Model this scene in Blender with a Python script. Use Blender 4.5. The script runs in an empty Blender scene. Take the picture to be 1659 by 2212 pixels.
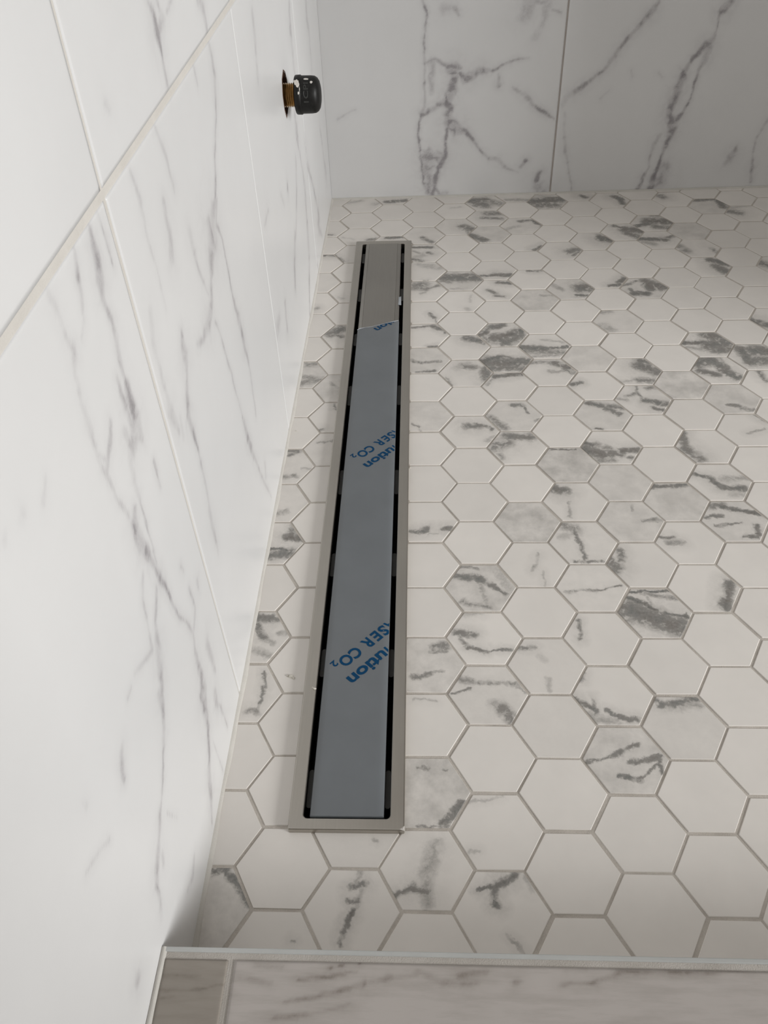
import bpy, math, random
import numpy as np
from mathutils import Vector, Matrix

# ------------------------------------------------------------------ camera, world, lights
S = 0.00091                      # one drawing unit in metres (hex pitch = 54 units)
scn = bpy.context.scene
col = scn.collection
scn.view_settings.view_transform = 'Standard'
scn.view_settings.look = 'None'
scn.view_settings.gamma = 1.0
scn.view_settings.use_curve_mapping = False
scn.view_settings.exposure = 0.08

cam_d = bpy.data.cameras.new('camera')
cam = bpy.data.objects.new('camera', cam_d)
col.objects.link(cam)
cam.location = (-1.460 * S, -325.727 * S, 541.283 * S)
cam.rotation_euler = (math.radians(47.10693), math.radians(1.92675), math.radians(1.83377))
cam_d.sensor_fit = 'HORIZONTAL'
cam_d.sensor_width = 36.0
cam_d.lens = 1840.152 / 1659.0 * 36.0
cam_d.clip_start = 0.01
scn.camera = cam

world = bpy.data.worlds.new('world')
scn.world = world
world.use_nodes = True
bg = world.node_tree.nodes['Background']
bg.inputs[0].default_value = (1.0, 0.958, 0.905, 1)
bg.inputs[1].default_value = 0.46


def area(name, loc, target, size, size_y, power, color):
    d = bpy.data.lights.new(name, 'AREA')
    d.shape = 'RECTANGLE'
    d.size, d.size_y = size, size_y
    d.energy = power
    d.color = color
    o = bpy.data.objects.new(name, d)
    col.objects.link(o)
    o.location = loc
    o.rotation_euler = (Vector(target) - Vector(loc)).to_track_quat('-Z', 'Y').to_euler()
    return o


area('window_light', (3.5, -1.65, 1.25), (-0.1, 0.35, 0.1), 1.25, 1.25, 138, (1.0, 1.0, 0.995))

# ------------------------------------------------------------------ helpers
def link_mesh(name, verts, faces, mat, parent=None, origin=(0, 0, 0), smooth=False):
    """verts in drawing units, world frame; origin in drawing units, world frame"""
    me = bpy.data.meshes.new(name)
    v = (np.asarray(verts, float) - np.asarray(origin, float)) * S
    me.from_pydata([tuple(q) for q in v], [], faces)
    me.update()
    if smooth:
        for pl in me.polygons:
            pl.use_smooth = True
    if mat:
        me.materials.append(mat)
    return link_obj(name, me, parent, origin)


ORIG = {}


def link_obj(name, data, parent=None, origin=(0, 0, 0)):
    o = bpy.data.objects.new(name, data)
    col.objects.link(o)
    po = np.zeros(3)
    if parent is not None:
        o.parent = parent
        po = ORIG[parent.name]
    o.location = tuple((np.asarray(origin, float) - po) * S)
    ORIG[o.name] = np.asarray(origin, float)
    return o


def tag(o, label, cat=None, group=None, kind=None):
    if label:
        o['label'] = label
    if cat:
        o['category'] = cat
    if group:
        o['group'] = group
    if kind:
        o['kind'] = kind
    return o


def box(x0, x1, y0, y1, z0, z1):
    v = [(x, y, z) for z in (z0, z1) for y in (y0, y1) for x in (x0, x1)]
    f = [(0, 2, 3, 1), (4, 5, 7, 6), (0, 1, 5, 4), (2, 6, 7, 3), (0, 4, 6, 2), (1, 3, 7, 5)]
    return v, f


def merge(parts):
    V, F = [], []
    for v, f in parts:
        n = len(V)
        V += [tuple(q) for q in v]
        F += [tuple(i + n for i in q) for q in f]
    return V, F


def bevel(o, w, seg=2, angle=0.6):
    m = o.modifiers.new('bevel', 'BEVEL')
    m.width = w * S
    m.segments = seg
    m.limit_method = 'ANGLE'
    m.angle_limit = angle
    return o


def lathe(profile, n=48):
    """profile [(x, r)] around the X axis"""
    V, F = [], []
    for x, r in profile:
        for k in range(n):
            a = 2 * math.pi * k / n
            V.append((x, r * math.cos(a), r * math.sin(a)))
    m = len(profile)
    for i in range(m - 1):
        for k in range(n):
            k2 = (k + 1) % n
            F.append((i * n + k, (i + 1) * n + k, (i + 1) * n + k2, i * n + k2))
    return V, F


# ------------------------------------------------------------------ materials
class NT:
    def __init__(self, name):
        self.m = bpy.data.materials.new(name)
        self.m.use_nodes = True
        self.t = self.m.node_tree
        self.b = self.t.nodes['Principled BSDF']

    def n(self, typ, **kw):
        nd = self.t.nodes.new(typ)
        for k, v in kw.items():
            setattr(nd, k, v)
        return nd

    def l(self, a, b):
        self.t.links.new(a, b)

    def setv(self, sock, v):
        if isinstance(v, bpy.types.NodeSocket):
            self.l(v, sock)
        else:
            sock.default_value = v

    def math(self, op, a, b=0.0, clamp=False):
        nd = self.n('ShaderNodeMath', operation=op, use_clamp=clamp)
        self.setv(nd.inputs[0], a)
        self.setv(nd.inputs[1], b)
        return nd.outputs[0]

    def vmath(self, op, a, b=None, scale=None):
        nd = self.n('ShaderNodeVectorMath', operation=op)
        self.setv(nd.inputs[0], a)
        if b is not None:
            self.setv(nd.inputs[1], b)
        if scale is not None:
            self.setv(nd.inputs['Scale'], scale)
        return nd.outputs['Value'] if op in ('DOT_PRODUCT', 'LENGTH', 'DISTANCE') else nd.outputs['Vector']

    def noise(self, vec, scale, detail=4.0, rough=0.55):
        nd = self.n('ShaderNodeTexNoise')
        if vec is not None:
            self.l(vec, nd.inputs['Vector'])
        nd.inputs['Scale'].default_value = scale
        nd.inputs['Detail'].default_value = detail
        nd.inputs['Roughness'].default_value = rough
        return nd

    def ramp(self, fac, lo, hi, a=0.0, b=1.0, smooth=False):
        nd = self.n('ShaderNodeMapRange')
        if smooth:
            nd.interpolation_type = 'SMOOTHSTEP'
        self.setv(nd.inputs[0], fac)
        self.setv(nd.inputs[1], lo)
        self.setv(nd.inputs[2], hi)
        self.setv(nd.inputs[3], a)
        self.setv(nd.inputs[4], b)
        return nd.outputs[0]

    def mix(self, fac, a, b, blend='MIX'):
        nd = self.n('ShaderNodeMix', data_type='RGBA', blend_type=blend)
        self.setv(nd.inputs[0], fac)
        for i, v in ((6, a), (7, b)):
            if isinstance(v, tuple) and len(v) == 3:
                v = v + (1.0,)
            self.setv(nd.inputs[i], v)
        return nd.outputs[2]

    def bump(self, h, strength, dist=0.001):
        nd = self.n('ShaderNodeBump')
        nd.inputs['Strength'].default_value = strength
        nd.inputs['Distance'].default_value = dist
        self.l(h, nd.inputs['Height'])
        self.l(nd.outputs[0], self.b.inputs['Normal'])

    def base(self, v):
        if isinstance(v, tuple) and len(v) == 3:
            v = v + (1.0,)
        self.setv(self.b.inputs['Base Color'], v)

    def p(self, **kw):
        for k, v in kw.items():
            self.setv(self.b.inputs[k.replace('_', ' ')], v)


WHITE = (0.785, 0.750, 0.708)
VEIN_D = (0.165, 0.172, 0.165)
VEIN_L = (0.330, 0.315, 0.295)


def attr_obj(nt, name, out='Vector'):
    nd = nt.n('ShaderNodeAttribute', attribute_type='OBJECT', attribute_name=name)
    return nd.outputs[out]


def mat_hex(nstroke):
    nt = NT('hex_porcelain_%d' % nstroke)
    tc = nt.n('ShaderNodeTexCoord')
    oi = nt.n('ShaderNodeObjectInfo')
    loc = nt.vmath('ADD', tc.outputs['Object'], oi.outputs['Location'])
    # very soft tone clouds inside every tile
    n0 = nt.noise(loc, 28.0, 3.0)
    tone = nt.ramp(n0.outputs['Fac'], 0.3, 0.7, 0.965, 1.02)
    rnd = nt.ramp(oi.outputs['Random'], 0.0, 1.0, 0.955, 1.02)
    tone = nt.math('MULTIPLY', tone, rnd)
    basec = nt.vmath('SCALE', WHITE, scale=tone)
    if nstroke:
        w1 = nt.noise(loc, 95.0, 4.0, 0.6)
        w2 = nt.noise(loc, 420.0, 3.0, 0.6)
        off = nt.vmath('SCALE', nt.vmath('SUBTRACT', w1.outputs['Color'], (0.5, 0.5, 0.5)), scale=0.0095)
        off2 = nt.vmath('SCALE', nt.vmath('SUBTRACT', w2.outputs['Color'], (0.5, 0.5, 0.5)), scale=0.0019)
        pos = nt.vmath('ADD', nt.vmath('ADD', tc.outputs['Object'], off), off2)
        pos = nt.vmath('MULTIPLY', pos, (1.0, 1.0, 0.0))
        acc = None
        for i in range(nstroke):
            a = attr_obj(nt, 'vein_start_%d' % i)
            b = attr_obj(nt, 'vein_end_%d' % i)
            c = nt.n('ShaderNodeSeparateXYZ')
            nt.l(attr_obj(nt, 'vein_look_%d' % i), c.inputs[0])
            pa = nt.vmath('SUBTRACT', pos, a)
            ba = nt.vmath('SUBTRACT', b, a)
            h = nt.math('DIVIDE', nt.vmath('DOT_PRODUCT', pa, ba), nt.vmath('DOT_PRODUCT', ba, ba), True)
            d = nt.vmath('LENGTH', nt.vmath('SUBTRACT', pa, nt.vmath('SCALE', ba, scale=h)))
            v = nt.ramp(d, 0.0, c.outputs[0], 1.0, 0.0, True)
            v2 = nt.ramp(d, 0.0, c.outputs[2], 0.30, 0.0)
            v = nt.math('MULTIPLY', nt.math('MAXIMUM', v, v2), c.outputs[1])
            acc = v if acc is None else nt.math('MAXIMUM', acc, v)
        # break the streaks up and add a wispy cloud
        fil = nt.noise(nt.vmath('ADD', loc, nt.vmath('SCALE', off, scale=1.6)), 95.0, 4.0, 0.58)
        ridge = nt.math('ABSOLUTE', nt.math('SUBTRACT', fil.outputs['Fac'], 0.5))
        ridge = nt.ramp(ridge, 0.0, 0.16, 1.12, 0.52)
        br2 = nt.ramp(w2.outputs['Fac'], 0.25, 0.7, 0.82, 1.1)
        acc = nt.math('MULTIPLY', nt.math('MULTIPLY', acc, ridge), br2)
        cl = nt.noise(loc, 55.0, 5.0, 0.62)
        cloud = nt.math('MULTIPLY', nt.ramp(cl.outputs['Fac'], 0.32, 0.66, 0.15, 1.0), attr_obj(nt, 'cloud', 'Fac'))
        acc = nt.math('MAXIMUM', acc, nt.math('MULTIPLY', cloud, 0.62), True)
        tint = nt.noise(loc, 40.0, 2.0)
        vd = nt.mix(nt.ramp(tint.outputs['Fac'], 0.4, 0.6), VEIN_D, (0.185, 0.170, 0.155))
        c1 = nt.mix(nt.ramp(acc, 0.0, 0.5), basec, VEIN_L)
        c2 = nt.mix(nt.ramp(acc, 0.38, 0.95), c1, vd)
        nt.base(c2)
    else:
        nt.base(basec)
    nt.p(Roughness=0.42, Specular_IOR_Level=0.35)
    fine = nt.noise(loc, 900.0, 2.0)
    nt.bump(fine.outputs['Fac'], 0.03, 0.0006)
    return nt.m


def mat_grout(name, c, c2, bump=0.6):
    nt = NT(name)
    tc = nt.n('ShaderNodeTexCoord')
    n1 = nt.noise(tc.outputs['Object'], 60.0, 5.0)
    n2 = nt.noise(tc.outputs['Object'], 1400.0, 3.0, 0.7)
    f = nt.math('MULTIPLY', n1.outputs['Fac'], 0.6)
    f = nt.math('ADD', f, nt.math('MULTIPLY', n2.outputs['Fac'], 0.4))
    nt.base(nt.mix(nt.ramp(f, 0.35, 0.65), c2, c))
    nt.p(Roughness=0.9, Specular_IOR_Level=0.15)
    nt.bump(n2.outputs['Fac'], bump, 0.0008)
    return nt.m


def mat_marble(name, white, vein_l, vein_d, rough, grain=0.0):
    nt = NT(name)
    at = nt.n('ShaderNodeAttribute', attribute_type='GEOMETRY', attribute_name='vein')
    tc = nt.n('ShaderNodeTexCoord')
    n1 = nt.noise(tc.outputs['Object'], 9.0, 4.0)
    n2 = nt.noise(tc.outputs['Object'], 600.0, 3.0, 0.6)
    w = nt.mix(nt.ramp(n1.outputs['Fac'], 0.35, 0.65), tuple(q * 0.965 for q in white), white)
    v = nt.math('MULTIPLY', at.outputs['Fac'], nt.ramp(n2.outputs['Fac'], 0.25, 0.7, 0.8, 1.15))
    if grain:
        mp = nt.n('ShaderNodeMapping')
        nt.l(tc.outputs['Object'], mp.inputs[0])
        mp.inputs['Scale'].default_value = (9.0, 60.0, 60.0)
        g = nt.noise(mp.outputs[0], 3.0, 6.0, 0.6)
        v = nt.math('ADD', v, nt.ramp(g.outputs['Fac'], 0.45, 0.75, 0.0, grain))
    c = nt.mix(nt.ramp(v, 0.0, 0.5), w, vein_l)
    c = nt.mix(nt.ramp(v, 0.4, 1.0), c, vein_d)
    nt.base(c)
    nt.p(Roughness=rough, Specular_IOR_Level=0.35)
    return nt.m


def mat_steel(name, c, rough, metal=1.0, streak=True):
    nt = NT(name)
    tc = nt.n('ShaderNodeTexCoord')
    mp = nt.n('ShaderNodeMapping')
    nt.l(tc.outputs['Object'], mp.inputs[0])
    mp.inputs['Scale'].default_value = (220.0, 6.0, 220.0)
    n1 = nt.noise(mp.outputs[0], 3.0, 4.0)
    n2 = nt.noise(tc.outputs['Object'], 12.0, 3.0)
    f = nt.math('ADD', nt.math('MULTIPLY', n1.outputs['Fac'], 0.4), nt.math('MULTIPLY', n2.outputs['Fac'], 0.6))
    nt.base(nt.mix(nt.ramp(f, 0.35, 0.65), tuple(q * 0.9 for q in c), c))
    nt.p(Metallic=metal, Roughness=nt.ramp(f, 0.3, 0.7, rough * 0.9, rough * 1.12))
    return nt.m


def mat_plain(name, c, rough, metal=0.0, var=0.12, scale=80.0, spec=0.4):
    nt = NT(name)
    tc = nt.n('ShaderNodeTexCoord')
    n1 = nt.noise(tc.outputs['Object'], scale, 4.0)
    nt.base(nt.mix(nt.ramp(n1.outputs['Fac'], 0.3, 0.7), tuple(q * (1 - var) for q in c), tuple(min(1, q * (1 + var)) for q in c)))
    nt.p(Roughness=rough, Metallic=metal, Specular_IOR_Level=spec)
    return nt.m


M = {}
M['hex_plain'] = mat_hex(0)
M['hex_vein'] = {}
M['grout'] = mat_grout('floor_grout', (0.64, 0.595, 0.54), (0.47, 0.432, 0.39))
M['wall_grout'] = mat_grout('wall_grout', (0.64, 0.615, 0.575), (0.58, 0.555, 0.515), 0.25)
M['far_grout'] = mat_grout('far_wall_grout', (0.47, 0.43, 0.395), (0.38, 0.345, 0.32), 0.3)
M['caulk'] = mat_grout('caulk', (0.62, 0.60, 0.56), (0.55, 0.53, 0.49), 0.25)
M['curb_grout'] = mat_grout('curb_grout', (0.52, 0.49, 0.455), (0.42, 0.39, 0.355), 0.5)
M['marble'] = mat_marble('wall_marble', (0.715, 0.714, 0.712), (0.40, 0.385, 0.395), (0.19, 0.18, 0.19), 0.30)
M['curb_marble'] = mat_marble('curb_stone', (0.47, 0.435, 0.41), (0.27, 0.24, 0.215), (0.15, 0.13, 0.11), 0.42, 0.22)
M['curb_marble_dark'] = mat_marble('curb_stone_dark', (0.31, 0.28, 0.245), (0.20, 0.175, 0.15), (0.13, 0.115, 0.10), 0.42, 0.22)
M['steel'] = mat_steel('brushed_steel', (0.47, 0.445, 0.405), 0.30)
M['steel_bar'] = mat_steel('bar_steel', (0.36, 0.345, 0.32), 0.34)
M['film'] = mat_plain('protective_film', (0.155, 0.168, 0.180), 0.33, 0.0, 0.05, 30.0, 0.5)
M['film_edge'] = mat_plain('film_edge', (0.36, 0.385, 0.41), 0.3)
M['ink'] = mat_plain('blue_ink', (0.001, 0.048, 0.125), 0.5, 0.0, 0.06, 80.0, 0.15)
M['black'] = mat_plain('channel_black', (0.006, 0.006, 0.006), 0.6)
M['tab'] = mat_plain('tab_dark', (0.030, 0.029, 0.027), 0.45)
M['alu'] = mat_plain('edge_aluminium', (0.50, 0.51, 0.50), 0.42, 0.25, 0.04)
M['brass'] = mat_plain('brass', (0.40, 0.25, 0.095), 0.2, 0.9, 0.25, 200.0)
M['iron'] = mat_plain('black_iron', (0.007, 0.007, 0.0065), 0.46, 0.0, 0.5, 300.0, 0.3)
M['iron_mark'] = mat_plain('cast_mark', (0.030, 0.031, 0.029), 0.5, 0.0, 0.3, 300.0)
M['paint'] = mat_plain('white_paint', (0.62, 0.59, 0.55), 0.5, 0.0, 0.1, 300.0)
M['rust'] = mat_plain('hole_brown', (0.13, 0.070, 0.045), 0.7, 0.0, 0.4, 250.0)
M['crumb'] = mat_plain('grout_crumb', (0.62, 0.59, 0.53), 0.6, 0.0, 0.1, 400.0)
M['near_block'] = mat_plain('near_blocker_dark', (0.17, 0.155, 0.135), 0.8, 0.0, 0.02, 5.0)  # dark tone of the added near wall, keeps its bounce light low


def hexmat(n):
    for k in (2, 4, 7):
        if n <= k:
            if k not in M['hex_vein']:
                M['hex_vein'][k] = mat_hex(k)
            return M['hex_vein'][k], k


# ------------------------------------------------------------------ procedural vein field on wall tiles
def vnoise(x, y, seed):
    rng = np.random.RandomState(seed)
    tab = rng.rand(256, 256)
    xi = np.floor(x).astype(int)
    yi = np.floor(y).astype(int)
    fx = x - xi
    fy = y - yi
    fx = fx * fx * (3 - 2 * fx)
    fy = fy * fy * (3 - 2 * fy)
    g = lambda a, b: tab[a % 256, b % 256]
    return (g(xi, yi) * (1 - fx) + g(xi + 1, yi) * fx) * (1 - fy) + (g(xi, yi + 1) * (1 - fx) + g(xi + 1, yi + 1) * fx) * fy


def fbm(x, y, seed, octaves=4):
    r = 0
    a = 0.5
    for k in range(octaves):
        r = r + a * vnoise(x * 2 ** k + 31.7 * k, y * 2 ** k + 11.3 * k, seed + k)
        a *= 0.5
    return r / (1 - 0.5 ** octaves)


def vein_field(U, V, lines, seed, amp=2.2, wid=0.88):
    wu = U + (fbm(U / 14, V / 14, seed) - 0.5) * 2 * amp + (fbm(U / 4.5, V / 4.5, seed + 9) - 0.5) * amp * 0.45
    wv = V + (fbm(U / 14, V / 14, seed + 20) - 0.5) * 2 * amp + (fbm(U / 4.5, V / 4.5, seed + 29) - 0.5) * amp * 0.45
    rid = np.abs(fbm(wu / 13, wv / 13, seed + 40, 5) - 0.5)
    brk = np.clip(1.28 - 4.2 * rid, 0.6, 1.22)
    out = np.zeros_like(U)
    for ln in lines:
        p = np.array(ln, float).reshape(-1, 4)
        for a, b in zip(p[:-1], p[1:]):
            m = max(a[2], b[2], 1.5) * 2.2 + 8
            msk = (U > min(a[0], b[0]) - m) & (U < max(a[0], b[0]) + m) & (V > min(a[1], b[1]) - m) & (V < max(a[1], b[1]) + m)
            if not msk.any():
                continue
            x = wu[msk] - a[0]
            y = wv[msk] - a[1]
            dx, dy = b[0] - a[0], b[1] - a[1]
            h = np.clip((x * dx + y * dy) / (dx * dx + dy * dy + 1e-9), 0, 1)
            d = np.hypot(x - h * dx, y - h * dy)
            w = np.maximum(a[2] + (b[2] - a[2]) * h, 1.4) * wid
            s = a[3] + (b[3] - a[3]) * h
            t = np.clip(1 - d / w, 0, 1)
            t = t * t * (3 - 2 * t)
            halo = 0.34 * np.clip(1 - d / (w * 2.3 + 3), 0, 1) ** 1.6
            out[msk] = np.maximum(out[msk], s * np.maximum(t, halo))
    return np.clip(out * brk, 0, 1)


def grid_tile(name, mat, parent, to3d, corners, step, thick, lines, seed, amp=2.2, hole=None, step_v=None):
    """tile = fine grid in (u, v) between four corners with a skirt of the given thickness.
    corners: (u0b, u1b, u0t, u1t, v0, v1); to3d maps (u, v, depth) arrays to drawing coordinates"""
    u0b, u1b, u0t, u1t, v0, v1 = corners
    nu = max(2, int((u1b - u0b) / step))
    nv = max(2, int((v1 - v0) / (step_v or step)))
    s = np.linspace(0, 1, nu + 1)
    t = np.linspace(0, 1, nv + 1)
    T, Sg = np.meshgrid(t, s, indexing='ij')
    V = v0 + (v1 - v0) * T
    U = (u0b + (u0t - u0b) * T) * (1 - Sg) + (u1b + (u1t - u1b) * T) * Sg
    f = vein_field(U, V, lines, seed, amp) if lines else np.zeros_like(U)
    # eased arris: outermost ring sits slightly back
    dep = np.zeros_like(U)
    dep[0, :] = dep[-1, :] = 0.22
    dep[:, 0] = dep[:, -1] = 0.22
    pts = to3d(U.ravel(), V.ravel(), dep.ravel())
    idx = np.arange((nu + 1) * (nv + 1)).reshape(nv + 1, nu + 1)
    q = np.stack([idx[:-1, :-1], idx[:-1, 1:], idx[1:, 1:], idx[1:, :-1]], -1).reshape(-1, 4)
    if hole is not None:
        cu = U.ravel()[q].mean(1)
        cv = V.ravel()[q].mean(1)
        q = q[~inside(cu, cv, hole)]
    ring = np.concatenate([idx[0, :-1], idx[:-1, -1], idx[-1, :0:-1], idx[:0:-1, 0]])
    back = to3d(U.ravel()[ring], V.ravel()[ring], np.full(len(ring), thick))
    n0 = len(pts)
    nr = len(ring)
    k = np.arange(nr)
    sk = np.stack([ring, n0 + k, n0 + (k + 1) % nr, ring[(k + 1) % nr]], -1)
    allv = np.concatenate([pts, back])
    allf = np.concatenate([q, sk])
    org = allv.mean(0)
    me = bpy.data.meshes.new(name)
    vv = (allv - org) * S
    me.vertices.add(len(vv))
    me.vertices.foreach_set('co', vv.ravel())
    me.loops.add(allf.size)
    me.loops.foreach_set('vertex_index', allf.ravel().astype(np.int32))
    me.polygons.add(len(allf))
    me.polygons.foreach_set('loop_start', np.arange(0, allf.size, 4, dtype=np.int32))
    at = me.attributes.new('vein', 'FLOAT', 'POINT')
    at.data.foreach_set('value', np.concatenate([f.ravel(), f.ravel()[ring]]).astype(np.float32))
    me.update()
    me.validate()
    me.materials.append(mat)
    return link_obj(name, me, parent, org)


def inside(x, y, poly):
    r = np.zeros(len(x), bool)
    n = len(poly)
    for i in range(n):
        x0, y0 = poly[i]
        x1, y1 = poly[(i + 1) % n]
        c = ((y0 > y) != (y1 > y)) & (x < (x1 - x0) * (y - y0) / (y1 - y0 + 1e-12) + x0)
        r ^= c
    return r


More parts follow.
